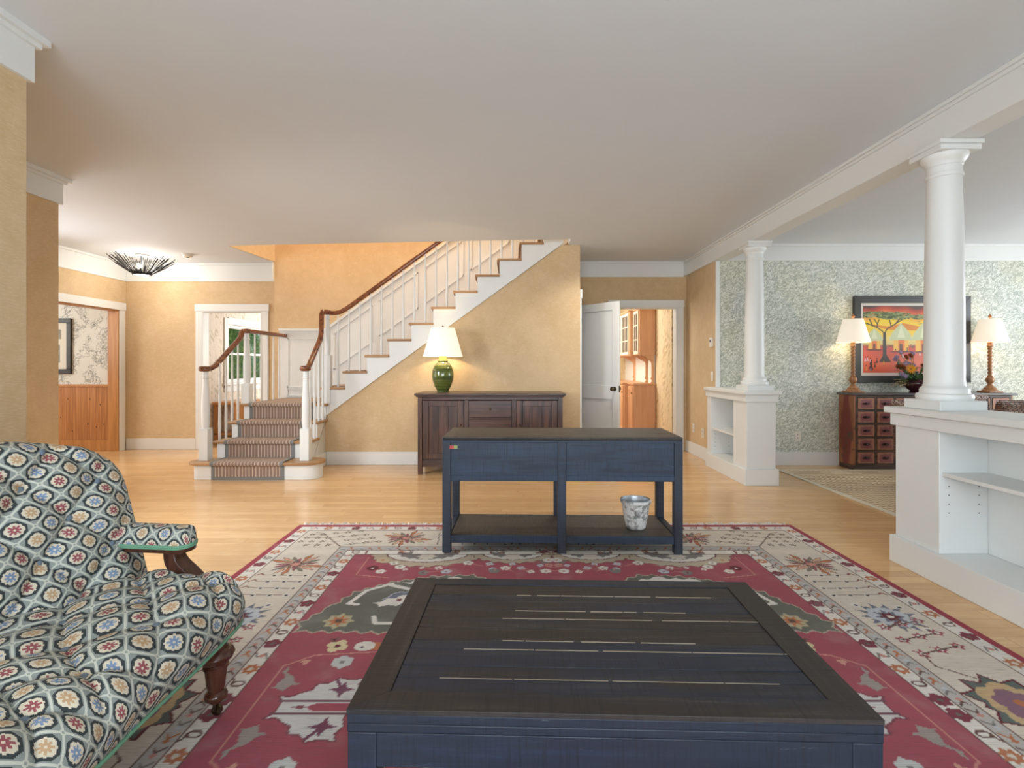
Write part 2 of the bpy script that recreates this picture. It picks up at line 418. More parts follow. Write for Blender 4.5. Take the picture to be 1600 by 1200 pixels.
def dup(o, parent=None, loc=None, rotz=None, label=None, group=None):
    kids = [c for c in bpy.data.objects if c.parent == o]
    c = o.copy(); COL.objects.link(c)
    if parent is not None: c.parent = parent
    if loc is not None: c.location = loc
    if rotz is not None: c.rotation_euler = (0, 0, rotz)
    if label: c['label'] = label
    if group: c['group'] = group
    for k in kids: dup(k, c)
    return c
def ST(name, mb, mat, bev=0): return mb.build(name, mat, bev=bev, kind='structure')
def vgrid(name, mat, img, x0, x1, y0, y1, parent, z=0.0, plane='XY'):
    ny, nx = img.shape[:2]
    X, Y = np.meshgrid(np.linspace(x0, x1, nx), np.linspace(y0, y1, ny))
    Zc = np.full_like(X, z)
    v = np.stack([X, Y, Zc], -1) if plane == 'XY' else np.stack([X, Zc, Y], -1)
    i = np.arange((ny-1)*(nx-1)); r = i//(nx-1); c = i % (nx-1); a = r*nx+c
    q = np.stack([a, a+1, a+nx+1, a+nx], -1).astype('i')
    me = bpy.data.meshes.new(name); me.vertices.add(nx*ny); me.vertices.foreach_set('co', v.astype('f').ravel())
    me.loops.add(q.size); me.loops.foreach_set('vertex_index', q.ravel())
    me.polygons.add(len(q)); me.polygons.foreach_set('loop_start', np.arange(0, q.size, 4, dtype='i'))
    me.update(calc_edges=True)
    at = me.color_attributes.new('Col', 'FLOAT_COLOR', 'POINT')
    at.data.foreach_set('color', np.concatenate([img, np.ones((ny, nx, 1))], -1).astype('f').ravel())
    me.materials.append(mat)
    o = bpy.data.objects.new(name, me); COL.objects.link(o)
    if parent is not None: o.parent = parent
    return o
class Cv:                        # colour raster in metres
    def __init__(s, x0, x1, y0, y1, st, bg):
        s.X, s.Y = np.meshgrid(np.arange(x0, x1+st*.5, st), np.arange(y0, y1+st*.5, st)); s.I = np.zeros(s.X.shape+(3,)); s.I[:] = bg
    def fill(s, m, c): s.I[m] = c
    def disc(s, x, y, r, c, ry=None): s.fill(((s.X-x)/r)**2+((s.Y-y)/(ry or r))**2 < 1, c)
    def rect(s, x0, x1, y0, y1, c): s.fill((s.X >= x0) & (s.X <= x1) & (s.Y >= y0) & (s.Y <= y1), c)
    def line(s, P, w, c):
        for (ax, ay), (bx_, by) in zip(P, P[1:]):
            dx, dy = bx_-ax, by-ay; L = dx*dx+dy*dy+1e-12
            t = np.clip(((s.X-ax)*dx+(s.Y-ay)*dy)/L, 0, 1); s.fill(np.hypot(s.X-ax-t*dx, s.Y-ay-t*dy) < w, c)
    def poly(s, P, c, edge=None, ew=.006, jag=0):
        if jag:
            Q = []
            for (ax, ay), (bx_, by) in zip(P, P[1:]+P[:1]):
                L = math.hypot(bx_-ax, by-ay); n = max(2, int(L/.035)); nx, ny = -(by-ay)/L, (bx_-ax)/L
                for i in range(n):
                    t = i/n; j = jag*(1 if i % 2 else -1); Q.append((ax+(bx_-ax)*t+nx*j, ay+(by-ay)*t+ny*j))
            P = Q
        m = np.zeros(s.X.shape, bool)
        for (ax, ay), (bx_, by) in zip(P, P[1:]+P[:1]):
            if ay == by: continue
            k = ((s.Y >= min(ay, by)) & (s.Y < max(ay, by))) & (s.X < ax+(s.Y-ay)*(bx_-ax)/(by-ay)); m ^= k
        s.fill(m, c)
        if edge is not None: s.line(P+P[:1], ew, edge)
    def star(s, x, y, r, n, c, rin=.45, ph=0, sy=1.0, edge=None):
        P = [(x+(r if i % 2 == 0 else r*rin)*math.cos(ph+math.pi*i/n), y+sy*(r if i % 2 == 0 else r*rin)*math.sin(ph+math.pi*i/n)) for i in range(2*n)]
        s.poly(P, c, edge, .004)
    def flower(s, x, y, r, c, cc, n=4):
        for i in range(n): s.disc(x+r*.55*math.cos(2*math.pi*i/n+.4), y+r*.55*math.sin(2*math.pi*i/n+.4), r*.45, c)
        s.disc(x, y, r*.25, cc)

# ================================================================== SETTING
CZ = 2.74
ST('floor', MB().box(-9.5, 9, -3.2, 13, -.1, 0), FLOOR)
c = MB()
for P in ([(-9.5, -3.2), (9, -3.2), (9, 6.08), (-9.5, 6.08)], [(-9.5, 6.08), (.70, 6.08), (-3.57, 6.42), (-9.5, 6.42)],
          [(-9.5, 6.42), (-3.57, 6.42), (-3.45, 7.5), (-3.45, 13), (-9.5, 13)], [(.70, 6.08), (9, 6.08), (9, 6.37), (.70, 6.37)],
          [(.85, 6.37), (9, 6.37), (9, 13), (.85, 13)], [(-3.45, 7.5), (.85, 7.5), (.85, 13), (-3.45, 13)]):
    c.prism(P, CZ, CZ+.25)
ST('ceiling', c, CEIL)
ST('ceiling_upstairs', MB().box(-4, 3.2, 5.8, 7.7, 5.4, 5.5), CEIL)
# stairwell walls above
ST('wall_stairwell_left', MB().prism([(-3.568, 6.44), (-3.558, 6.44), (-3.44, 7.43), (-3.45, 7.43)], CZ+.002, 5.4).box(-3.7, -3.57, 6.0, 6.43, CZ+.26, 5.4), TAN)
ST('wall_stairwell_front', MB().box(-3.6, 3.1, 5.9, 6.0, CZ+.26, 5.4), TAN)
ST('wall_stairwell_right', MB().box(3.0, 3.1, 6.0, 7.43, CZ+.26, 5.4), TAN)
# walls
ST('wall_back', MB().box(-3.45, 1.5, 7.43, 7.6, 0, 5.4).box(1.5, 2.39, 7.43, 7.6, 2.08, 5.4).box(2.39, 2.57, 7.43, 7.6, 0, 5.4), TAN)
ST('wall_hall_back', MB().box(-5.9, -4.56, 7.55, 7.67, 0, CZ).box(-4.56, -3.68, 7.55, 7.67, 2.037, CZ).box(-3.68, -3.45, 7.55, 7.67, 0, CZ), TAN)
ST('wall_hall_left', MB().box(-5.84, -5.69, 4.0, 5.9, 0, CZ).box(-5.84, -5.69, 5.9, 7.41, 2.04, CZ).box(-5.84, -5.69, 7.41, 7.55, 0, CZ), TAN)
ST('wall_left', MB().box(-3.8, -2.21, -3.0, 2.33, 0, CZ), TAN)
ST('wall_left_rear', MB().box(-5.9, -3.64, 2.2, 4.11, 0, CZ), TAN)
ST('wall_right', MB().box(2.53, 2.57, 6.36, 7.43, 0, CZ), TAN)
ST('wall_dining_back', MB().box(2.57, 8, 6.35, 6.45, 0, CZ), TOILE)
ST('wall_under_stairs', MB().prism([(-2.34, 0), (.85, 0), (.85, CZ), (.62, CZ), (-2.34, .60)], 6.39, 6.47, 'XZ'), TAN)
ST('wall_closet', MB().box(.75, .85, 6.47, 6.50, 0, CZ).box(.75, .85, 6.50, 7.06, 2.08, CZ).box(.75, .85, 7.06, 7.43, 0, CZ), TAN)
# wall behind the camera with two windows, dining right wall with one
def wall_open(name, x0, x1, z1, holes, mk, mat):
    m = MB(); xs = x0
    for (a, b, lo, hi) in holes:
        mk(m, xs, a, 0, z1); mk(m, a, b, 0, lo); mk(m, a, b, hi, z1); xs = b
    mk(m, xs, x1, 0, z1); ST(name, m, mat)
wall_open('wall_front', -3.8, 8, CZ, [(-1.85, .05, .6, 2.3), (.55, 2.45, .6, 2.3)], lambda m, a, b, l, h: m.box(a, b, -3.1, -3.0, l, h), TAN)
wall_open('wall_dining_right', -3.0, 6.45, CZ, [(2.8, 6.0, .65, 2.35)], lambda m, a, b, l, h: m.box(7.9, 8.0, a, b, l, h), TOILE)
def window(name, plane, a, b, z0, z1, off, nx=2, nz=2, th=.05):
    m = MB()
    def bb(p, q, l, h, t=th):
        if plane == 'Y': m.box(p, q, off-t/2, off+t/2, l, h)
        else: m.box(off-t/2, off+t/2, p, q, l, h)
    bb(a, b, z0, z0+.06); bb(a, b, z1-.06, z1); bb(a, a+.06, z0+.06, z1-.06); bb(b-.06, b, z0+.06, z1-.06)
    for i in range(1, nx): x = a+(b-a)*i/nx; bb(x-.015, x+.015, z0+.06, z1-.06, th*.6)
    for i in range(1, nz): z = z0+(z1-z0)*i/nz; bb(a+.06, b-.06, z-.02, z+.02, th*.55)
    o = ST(name, m, WHITE, .003)
    g = MB(); t = .004
    if plane == 'Y': g.box(a+.05, b-.05, off-t/2, off+t/2, z0+.05, z1-.05)
    else: g.box(off-t/2, off+t/2, a+.05, b-.05, z0+.05, z1-.05)
    g.build('glass', GLASS, o); return o
window('window_1', 'Y', -1.85, .05, .6, 2.3, -3.05); window('window_2', 'Y', .55, 2.45, .6, 2.3, -3.05)
window('window_3', 'X', 2.8, 6.0, .65, 2.35, 7.95, 4)
# friezes / crown
def frieze(name, m, mo): return ST(name, m, WHITE, .002)
Zf = 2.53
n_tr = [0]
def trim(m, mat=None, bev=.003):
    n_tr[0] += 1; return ST('trim_%d' % n_tr[0], m, mat or WHITE, bev)
def Lp(x, a, b, y0, y1, xe): return [(x+a, y0), (x+b, y0), (x+b, y1+b), (xe, y1+b), (xe, y1+a), (x+a, y1+a)]
for x, y0, y1, xe in ((-2.21, -3.0, 2.33, -3.6), (-3.64, 2.352, 4.11, -5.6)):
    trim(MB().prism(Lp(x, .0, .02, y0, y1, xe), Zf, CZ).prism(Lp(x, .0205, .06, y0+.04, y1, xe), CZ-.028, CZ).prism(Lp(x, .0205, .038, y0+.04, y1, xe), CZ-.05, CZ-.0285), bev=0)
trim(MB().box(-5.69, -5.67, 4.17, 7.53, 2.475, CZ).box(-5.69, -3.46, 7.53, 7.55, 2.475, CZ).box(-5.67, -5.64, 4.17, 7.5, CZ-.03, CZ).box(-5.67, -3.46, 7.50, 7.53, CZ-.03, CZ).box(-3.462, -3.45, 7.38, 7.55, 2.475, CZ))
trim(MB().box(.85, 2.49, 7.41, 7.43, 2.52, CZ).box(.85, 2.49, 7.38, 7.41, CZ-.03, CZ))
trim(MB().box(2.57, 7.9, 6.33, 6.35, 2.535, CZ).box(2.66, 7.9, 6.30, 6.33, CZ-.03, CZ))
# beam over the columns
trim(MB().box(2.49, 2.66, -3.0, 7.41 if False else 6.33, Zf, CZ).box(2.49, 2.53, 6.33, 7.41, Zf, CZ)
     .box(2.46, 2.49, -3.0, 7.41, CZ-.022, CZ).box(2.474, 2.49, -3.0, 7.41, CZ-.042, CZ-.022)
     .box(2.66, 2.68, -3.0, 6.30, CZ-.09, CZ))
trim(MB().box(2.525, 2.575, 6.335, 6.36, 0, Zf))
# baseboards
def base(name, m): return ST(name, m, WHITE, .003)
bh = .162
base('baseboard_hall', MB().box(-5.68, -4.66, 7.532, 7.55, 0, bh).box(-3.575, -3.45, 7.532, 7.55, 0, bh))
base('baseboard_stairs', MB().box(-2.31, .85, 6.372, 6.39, 0, bh).box(-2.34, -2.322, 5.84, 6.39, 0, bh).box(-2.322, -2.31, 5.84, 6.372, 0, bh))
base('baseboard_right', MB().box(2.512, 2.53, 6.43, 7.412, 0, bh).box(.85, 1.39, 7.412, 7.43, 0, bh))
base('baseboard_dining', MB().box(2.75, 7.9, 6.332, 6.35, 0, bh))
base('baseboard_left', MB().box(-2.21, -2.192, -3, 2.33, 0, bh).box(-3.64, -3.622, 2.33, 4.13, 0, bh))
# door casings
def casing_y(y, x0, x1, z, out=True, ow=.095, hh=.105, ex=.01):
    m = MB().box(x0-ow, x0, y-.022, y, 0, z).box(x1, x1+ow, y-.022, y, 0, z).box(x0-ow-ex, x1+ow+ex, y-.03, y, z, z+hh)
    m.box(x0, x0+.015, y-.022, y+.13, 0, z).box(x1-.015, x1, y-.022, y+.13, 0, z).box(x0+.015, x1-.015, y-.02, y+.13, z-.015, z)
    return m
trim(casing_y(7.55, -4.56, -3.68, 2.037))
trim(casing_y(7.43, 1.5, 2.39, 2.08))
m = MB().box(-5.69, -5.668, 7.41, 7.505, 0, 2.04).box(-5.69, -5.668, 5.8, 5.9, 0, 2.04).box(-5.69, -5.66, 5.79, 7.515, 2.04, 2.15)
trim(m)
trim(MB().box(-5.84, -5.69, 7.395, 7.41, 0, 2.04).box(-5.84, -5.69, 5.9, 7.395, 2.025, 2.04), PINE)
trim(MB().box(.85, .872, 6.41, 6.50, 0, 2.08).box(.85, .872, 7.06, 7.15, 0, 2.08).box(.85, .88, 6.40, 7.16, 2.08, 2.19))
# rooms beyond --------------------------------------------------
ST('wall_toile', MB().box(-9.5, -5.84, 7.43, 7.53, 0, CZ), TOILE2)
ST('wall_toile_side', MB().box(-9.5, -9.4, 4, 7.43, 0, CZ).box(-9.4, -5.84, 4.0, 4.1, 0, CZ), TOILE2)
trim(MB().box(-9.4, -5.84, 7.41, 7.43, .16, .93), BEAD)
trim(MB().box(-9.4, -5.84, 7.395, 7.43, .93, .965).box(-9.4, -5.84, 7.40, 7.43, 0, .16), PINE)
# left back room
ST('wall_back_room_left', MB().box(-4.87, -4.75, 7.67, 8.55, 0, CZ).box(-4.87, -4.75, 8.55, 11.2, 0, .95).box(-4.87, -4.75, 8.55, 11.2, 1.93, CZ).box(-4.87, -4.75, 11.2, 12.9, 0, CZ), LEAFP)
ST('wall_back_room_far', MB().box(-4.75, .4, 12.9, 13, 0, CZ).box(-.6, -.5, 7.6, 12.9, 0, CZ), LEAFP)
window('window_4', 'X', 8.55, 9.85, .95, 1.93, -4.80, 2, 2, .06); window('window_5', 'X', 9.85, 11.2, .95, 1.93, -4.80, 2, 2, .06)
trim(MB().box(-4.75, -4.73, 8.44, 8.55, .87, 2.03).box(-4.75, -4.73, 8.55, 11.3, 1.93, 2.05).box(-4.75, -4.70, 8.42, 11.3, .91, .95).box(-4.75, -4.735, 8.44, 11.3, .80, .91))
# pantry
ST('wall_pantry_right', MB().box(2.37, 2.49, 7.6, 12.9, 0, CZ), LEAFY)
ST('wall_pantry_far', MB().box(.4, 2.37, 12.0, 12.1, 0, CZ).box(.3, .4, 7.6, 12.0, 0, CZ), LEAFY)
# garden
ST('ground_outside', MB().box(-18, -9.5, -3, 20, -.4, -.3).box(-9.5, -4.9, 7.75, 20, -.4, -.3), GRASS)
def bush(name, label, x, y, z, r, h, seed):
    rd = random.Random(seed); m = MB()
    for i in range(900):
        a = rd.uniform(0, 6.283); b = math.acos(rd.uniform(-.6, 1)); k = rd.uniform(.75, 1.05)
        p = Vector((r*k*math.sin(b)*math.cos(a), r*k*math.sin(b)*math.sin(a), h*.5+h*.5*k*math.cos(b)))
        s_ = rd.uniform(.05, .10); M = Matrix.Translation(p) @ Matrix.Rotation(rd.uniform(0, 6.28), 4, 'Z') @ Matrix.Rotation(rd.uniform(-1.2, 1.2), 4, 'X')
        m.add([(-s_*.4, 0, 0), (0, -s_, 0), (s_*.4, 0, 0), (0, s_, .01)], [(0, 1, 2, 3)], M)
    o = thing(name, label, 'shrub', (x, y, z), group='shrubs outside the back room window')
    m.build('foliage', LEAFO, o); MB().ball((0, 0, h*.5), r*.8, 14, (1, 1, h/r*.5)).build('inner_growth', LEAFD, o)
    MB().lathe([(.07, 0), (.05, h*.5)], 8).build('trunk', PINE, o); return o
for i, (x, y) in enumerate([(-6.2, 10.7), (-6.7, 12.75), (-7.6, 14.7), (-8.7, 16.6)]):
    bush('garden_shrub', 'leafy green shrub seen through the window of the left rear room', x, y, -.3, .95, 2.9, i)

# ================================================================== STAIRCASE
st = thing('staircase', 'white staircase with oak treads, turned balusters and mahogany handrail turning right at a landing', 'staircase', (-2.85, 5.9, 0))
OX, OY = -2.85, 5.9
def sp(name, mb, mat, **k):
    mb.v = [(a-OX, b-OY, z) for a, b, z in mb.v]; return mb.build(name, mat, st, **k)
def dshape(x0, x1, y0, y1, rl, rr):
    P = [(x0, y1)]
    P += [(x0+rl-rl*math.cos(a), y0+rl-rl*math.sin(a)) for a in [R(t) for t in range(0, 91, 15)]]
    P += [(x1-rr+rr*math.sin(a), y0+rr-rr*math.cos(a)) for a in [R(t) for t in range(0, 181, 12)]]
    return P
sp('riser', MB().prism(dshape(-3.475, -2.105, 5.53, 5.80, .09, .15), 0, .16), WHITE, bev=.003)
sp('tread', MB().prism(dshape(-3.52, -2.07, 5.495, 5.83, .11, .178), .16, .19), OAKX, bev=.008)
yy = [5.50, 5.77, 6.04, 6.31]
for i in (1, 2):
    y0 = yy[i]; z = .1915*(i+1); xl = (-3.38, -3.36)[i-1]
    sp('riser', MB().box(xl+.04, -2.335, y0+.03, y0+.29, 0 if i else .19, z-.03), WHITE, bev=.002)
    sp('tread', MB().box(xl, -2.28, y0, y0+.31, z-.03, z), OAKX, bev=.008)
sp('landing', MB().box(-3.32, -2.335, 6.34, 7.41, 0, .736), WHITE, bev=.002)
sp('landing_nosing', MB().box(-3.36, -2.28, 6.31, 6.40, .736, .766).box(-3.36, -3.24, 6.40, 7.41, .736, .766).box(-3.24, -2.28, 6.40, 7.41, .736, .760), OAKX, bev=.006)
saw = [(5.90, 0.0), (6.39, .61), (6.39, .736), (6.34, .736), (6.34, .545), (6.07, .545), (6.07, .353), (5.80, .353), (5.80, .0)]
sp('stringer', MB().prism(saw, -2.335, -2.308, 'YZ'), WHITE, bev=.002)
sp('side_panel', MB().prism([(5.87, .0), (6.39, 0), (6.39, .60)], -2.345, -2.337, 'YZ'), TAN)
# flight two
N2 = 11; run = .2746; X0 = -2.38
ZK = lambda k: .966+.2003*k
for k in range(N2):
    x = X0+run*k; z = ZK(k)
    sp('tread', MB().box(x, x+run+.03, 6.345, 7.40, z-.028, z), OAKX, bev=.007)
    sp('riser', MB().box(x+.03, x+.045, 6.40, 7.40, (z-.2003) if k else .766, z-.028), WHITE)
low = lambda x: .616+.727*(x+2.308)
P = [(-2.308, low(-2.308))]
top = []
for k in range(N2):
    x = X0+run*k+.028; top += [(x, ZK(k)-.2003-.0281 if k else .766), (x, ZK(k)-.0281)]
xe = X0+run*N2
P = [(-2.308, low(-2.308)), (xe, low(xe)), (xe, ZK(N2-1)-.0281)] + top[::-1]
P = [p for p in P]
P[-1] = (-2.352, .736); P.append((-2.352, low(-2.308)))
sp('stringer', MB().prism(P, 6.365, 6.392, 'XZ'), WHITE, bev=.002)
# wainscot on the wall behind the stairs
tw = lambda x: 1.755 if x < -2.69 else 1.755+.725*(x+2.69)
W = [(-3.37, .76), (-3.37, 1.755), (-2.69, 1.755), (1.4, tw(1.4)), (1.4, tw(1.4)-1.25), (-2.2, .76)]
ww = ST('trim_wainscot', MB().prism(W, 7.412, 7.43, 'XZ'), WHITE)
m = MB().prism([(-3.37, 1.74), (-2.685, 1.74), (1.4, tw(1.4)-.015), (1.4, tw(1.4)+.018), (-2.70, 1.773), (-3.37, 1.773)], 7.385, 7.415, 'XZ')
def frame(x0, x1, b0, b1, t0, t1, w_=.018):
    m.prism([(x0, t0), (x1, t1), (x1, t1-w_), (x0, t0-w_)], 7.40, 7.413, 'XZ'); m.prism([(x0, b0), (x1, b1), (x1, b1+w_), (x0, b0+w_)], 7.40, 7.413, 'XZ')
    m.prism([(x0, b0), (x0+w_, b0), (x0+w_, t0-w_*.2), (x0, t0)], 7.40, 7.413, 'XZ'); m.prism([(x1-w_, b1), (x1, b1), (x1, t1), (x1-w_, t1-w_*.2)], 7.40, 7.413, 'XZ')
frame(-3.25, -2.78, .92, .92, 1.64, 1.64); frame(-3.25, -2.78, .80, .80, .90, .90, .01)
for i in range(6):
    a = -2.58+.66*i; b = a+.56
    if b < 1.4: frame(a, b, tw(a)-.66, tw(b)-.66, tw(a)-.13, tw(b)-.13)
ST('trim_wainscot_moulding', m, WHITE)
# newel posts
def newel(x, y, z0, zb, zt, s_=.05, r=.043):
    h = zt-zb
    b = MB().box(x-s_, x+s_, y-s_, y+s_, z0, zb).prism([(x-s_, y-s_), (x+s_, y-s_), (x+s_, y+s_), (x-s_, y+s_)], zb, zb+.006)
    pr = [(r*.80, zb), (r*.86, zb+h*.02), (r*1.0, zb+h*.12), (r*1.02, zb+h*.35), (r*.95, zb+h*.5), (r*.80, zb+h*.68), (r*.70, zb+h*.82), (r*.68, zb+h*.86),
          (r*.84, zb+h*.865), (r*.84, zb+h*.88), (r*.70, zb+h*.885), (r*.70, zt)]
    b.lathe(pr, 20, c=(x, y)); return sp('newel_post', b, WHITE, bev=.003, smooth=30)
newel(-3.39, 5.665, .19, .535, 1.18); newel(-2.28, 5.665, .19, .535, 1.18)
newel(-3.30, 6.375, .766, 1.005, 1.645, .05); newel(-2.30, 6.385, .766, 1.36, 1.88, .045, .036)
# balusters
def balus(x, y, z0, z1):
    h = z1-z0; pr = [(.0135, z0), (.0145, z0+h*.12), (.0155, z0+h*.2), (.013, z0+h*.5), (.0095, z0+h*.9), (.009, z1)]
    return sp('baluster', MB().lathe(pr, 10, c=(x, y)), WHITE)
railz = lambda y: 1.20+(1.585-1.20)*max(0, min(1, (y-5.76)/(6.22-5.76)))
for X_ in (-3.33, -2.31):
    for (y, i) in ((5.86, 1), (5.99, 1), (6.12, 2), (6.25, 2)):
        balus(X_ - (.015 if X_ < -3 else 0), y, .1915*(i+1), railz(y)-.02)
for y in (6.55, 6.72, 6.89, 7.06, 7.23): balus(-3.29, y, .766, 1.65)
r2 = lambda x: 1.885+.727*max(0, x+2.17)
k = 0; xb = -2.185
for i in range(19):
    x = -2.182+.1366*i; kk = int((x-X0)/run+1e-6); kk = min(kk, N2-1)
    if x > .6: break
    balus(x, 6.425, ZK(kk), r2(x)-.02)
# handrails
sec = [(.029*math.copysign(abs(math.cos(a))**.7, math.cos(a)), .027*math.copysign(abs(math.sin(a))**.7, math.sin(a))) for a in [2*math.pi*i/16 for i in range(16)]]
def rsm(P, n=3):
    P = [Vector(p) for p in P]
    for _ in range(n):
        Q = [P[0]]
        for a, b in zip(P, P[1:]): Q += [a*.75+b*.25, a*.25+b*.75] if (b-a).length < .22 else [a+(b-a).normalized()*.05, b-(b-a).normalized()*.05]
        Q.append(P[-1]); P = Q
    return P
sp('handrail', MB().sweep(rsm([(-3.40, 5.60, 1.20), (-3.38, 5.78, 1.20), (-3.325, 6.285, 1.585), (-3.32, 6.29, 1.66), (-3.31, 6.37, 1.665)], 1), sec), RAIL, smooth=50)
sp('handrail', MB().sweep(rsm([(-2.28, 5.62, 1.205), (-2.285, 5.74, 1.21), (-2.325, 6.235, 1.58), (-2.325, 6.25, 1.90), (-2.30, 6.36, 1.905)], 1), sec), RAIL, smooth=50)
sp('handrail', MB().sweep(rsm([(-3.31, 6.36, 1.665), (-3.30, 6.45, 1.668), (-3.285, 7.41, 1.668)], 1), sec), RAIL, smooth=50)
sp('handrail', MB().sweep(rsm([(-2.32, 6.40, 1.90), (-2.18, 6.42, 1.893), (-2.08, 6.425, 1.945), (.95, 6.425, 1.945+.727*3.03)], 2), sec), RAIL, smooth=50)
for x, y, z in ((-3.395, 5.655, 1.20), (-2.28, 5.65, 1.205), (-3.30, 6.375, 1.667), (-2.30, 6.385, 1.90)):
    rr = .058 if z < 1.4 else .042
    sp('newel_cap', MB().lathe([(rr*.7, z-.03), (rr, z-.018), (rr*1.02, z+.01), (rr*.85, z+.026), (.001, z+.03)], 20, c=(x, y)), RAIL, smooth=60)
# runner ---------------------------------------------------------
run_t = thing('stair_runner', 'brown and cream striped carpet runner with grey binding on the stair treads', 'carpet', (-2.85, 5.9, 0))
th = .009
def runprof():
    pts = [(5.53-th, .0)]
    for i in range(4):
        y0 = yy[i]; z = (.19, .383, .5745, .766)[i]
        yr = y0+.03-th if i else 5.53-th
        pts += [(yr, z-.034), (y0-th*.6, z-.030), (y0-th*1.2, z-.014), (y0-th*.6, z+th*.5), (y0+.012, z+th)]
        pts += [((yy[i+1]+.03-th) if i < 3 else 7.40, z+th)]
    return pts
pp = runprof()
def strip(x0, x1, name, mat, off=0.0, pr=None):
    pr = pr or pp; m = MB(); n = len(pr)
    Q = []
    for i, (y, z) in enumerate(pr):
        a = Vector(pr[max(i-1, 0)]); b = Vector(pr[min(i+1, n-1)]); d = (b-a).normalized(); Q.append((y-d[1]*off, z+d[0]*off))
    outer = [(x, y, z) for y, z in Q for x in (x0, x1)]
    back = [(x, y+(.004 if True else 0), z-.004) for y, z in Q for x in (x0, x1)]
    fs = []
    for i in range(n-1):
        fs += [(2*i, 2*i+1, 2*i+3, 2*i+2), (2*n+2*i, 2*n+2*i+2, 2*n+2*i+3, 2*n+2*i+1), (2*i, 2*i+2, 2*n+2*i+2, 2*n+2*i), (2*i+1, 2*n+2*i+1, 2*n+2*i+3, 2*i+3)]
    m.add(outer+back, fs); m.v = [(a+2.85, b-5.9, c_) for a, b, c_ in m.v]
    return m.build(name, mat, run_t, smooth=60)
# object coordinates of the runner are shifted by -OX so stripes stay centred
strip(-3.205, -2.50, 'striped_pile', RUN)
strip(-3.245, -3.205, 'binding', RUNB, .001); strip(-2.50, -2.46, 'binding', RUNB, .001)
mm = MB().box(-3.205+2.85, -2.50+2.85, 5.53-th-.004-5.9, 5.53-th+.004-5.9, .0, .035); mm.build('binding', RUNB, run_t)
mm = MB().box(-2.46+2.85, -2.36+2.85, 6.42-5.9, 7.40-5.9, .762, .775); mm.build('striped_pile', RUN, run_t)
for k in range(N2):
    x = X0+run*k; z = ZK(k)
    MB().box(x-.006+2.85, x+run+.02+2.85, .60, 1.36, z, z+th).box(x-.008+2.85, x+.001+2.85, .60, 1.36, z-.03, z+th).box(x+.02+2.85, x+.029+2.85, .60, 1.36, z-.19, z-.03).build('striped_pile', RUN, run_t)

# ================================================================== HALF-WALL BOOKCASES AND COLUMNS
def bookcase(name, label, ya, yb, pier_lo, pier_hi, shelves):
    """body spans ya..yb in Y; solid piers at both ends given as lengths"""
    t = thing(name, label, 'bookcase', (2.57, (ya+yb)/2, 0)); oy = (ya+yb)/2
    def q(nm, x0, x1, y0, y1, z0, z1, mat=WHITE, b=.003): return bx(nm, mat, t, x0-2.57, x1-2.57, y0-oy, y1-oy, z0, z1, b)
    q('baseboard', 2.395, 2.745, ya-.02, yb+(.02 if yb < 4 else 0), 0, .166)
    q('pier', 2.42, 2.72, ya, ya+pier_lo, .166, .90); q('pier', 2.42, 2.72, yb-pier_hi, yb, .166, .90)
    q('back_panel', 2.695, 2.72, ya+pier_lo, yb-pier_hi, .166, .90)
    q('apron', 2.40, 2.74, ya-.02, yb+(.02 if yb < 4 else 0), .86, .935)
    q('top', 2.375, 2.765, ya-.045, yb+(.045 if yb < 4 else 0), .935, .975, WHITE, .006)
    for z in shelves:
        q('shelf', 2.435, 2.695, ya+pier_lo, yb-pier_hi, z, z+.022)
        for e, s_ in ((ya+pier_lo, 1), (yb-pier_hi, -1)):
            for xx in (2.475, 2.645):
                for dz in (-.06, -.11, -.16, -.21):
                    a, b = sorted((e-oy, e-oy+s_*.0012)); MB().box(xx-2.573, xx-2.567, a, b, z+dz, z+dz+.006).build('peg_hole', DARKP, t)
    return t
bookcase('built_in_bookcase', 'long white half-wall bookcase in the right foreground beside the rug', 0.9, 3.23, .3, .33, [.605])
bookcase('built_in_bookcase', 'short white half-wall bookcase ending at the tan wall, farther from the viewer', 5.28, 6.35, .32, .11, [.46])
def column(label, y):
    t = thing('column', label, 'column', (2.57, y, .975))
    bx('plinth', WHITE, t, -.135, .135, -.135, .135, 0, .055, .003)
    MB().lathe([(.132, .055), (.136, .062), (.138, .075), (.134, .09), (.120, .096), (.117, .104), (.119, .112), (.113, .128), (.103, .134), (.100, .14)], 48).build('base_moulding', WHITE, t, smooth=40)
    MB().lathe([(.104, .138), (.099, .148), (.097, .18), (.0965, .5), (.094, .8), (.089, 1.15), (.0835, 1.36), (.083, 1.37)], 48).build('shaft', WHITE, t, smooth=40)
    MB().lathe([(.083, 1.365), (.090, 1.368), (.092, 1.378), (.090, 1.388), (.084, 1.392), (.084, 1.43), (.089, 1.434), (.089, 1.445), (.098, 1.458), (.110, 1.475), (.114, 1.488), (.114, 1.498)], 48).build('capital', WHITE, t, smooth=40)
    MB().box(-.118, .118, -.118, .118, 1.498, 1.53).box(-.127, .127, -.127, .127, 1.53, 1.5545).build('abacus', WHITE, t, bev=.003)
    return t
column('thick white round column standing on the near half-wall bookcase', 3.045)
column('white round column standing on the far half-wall bookcase', 5.425)

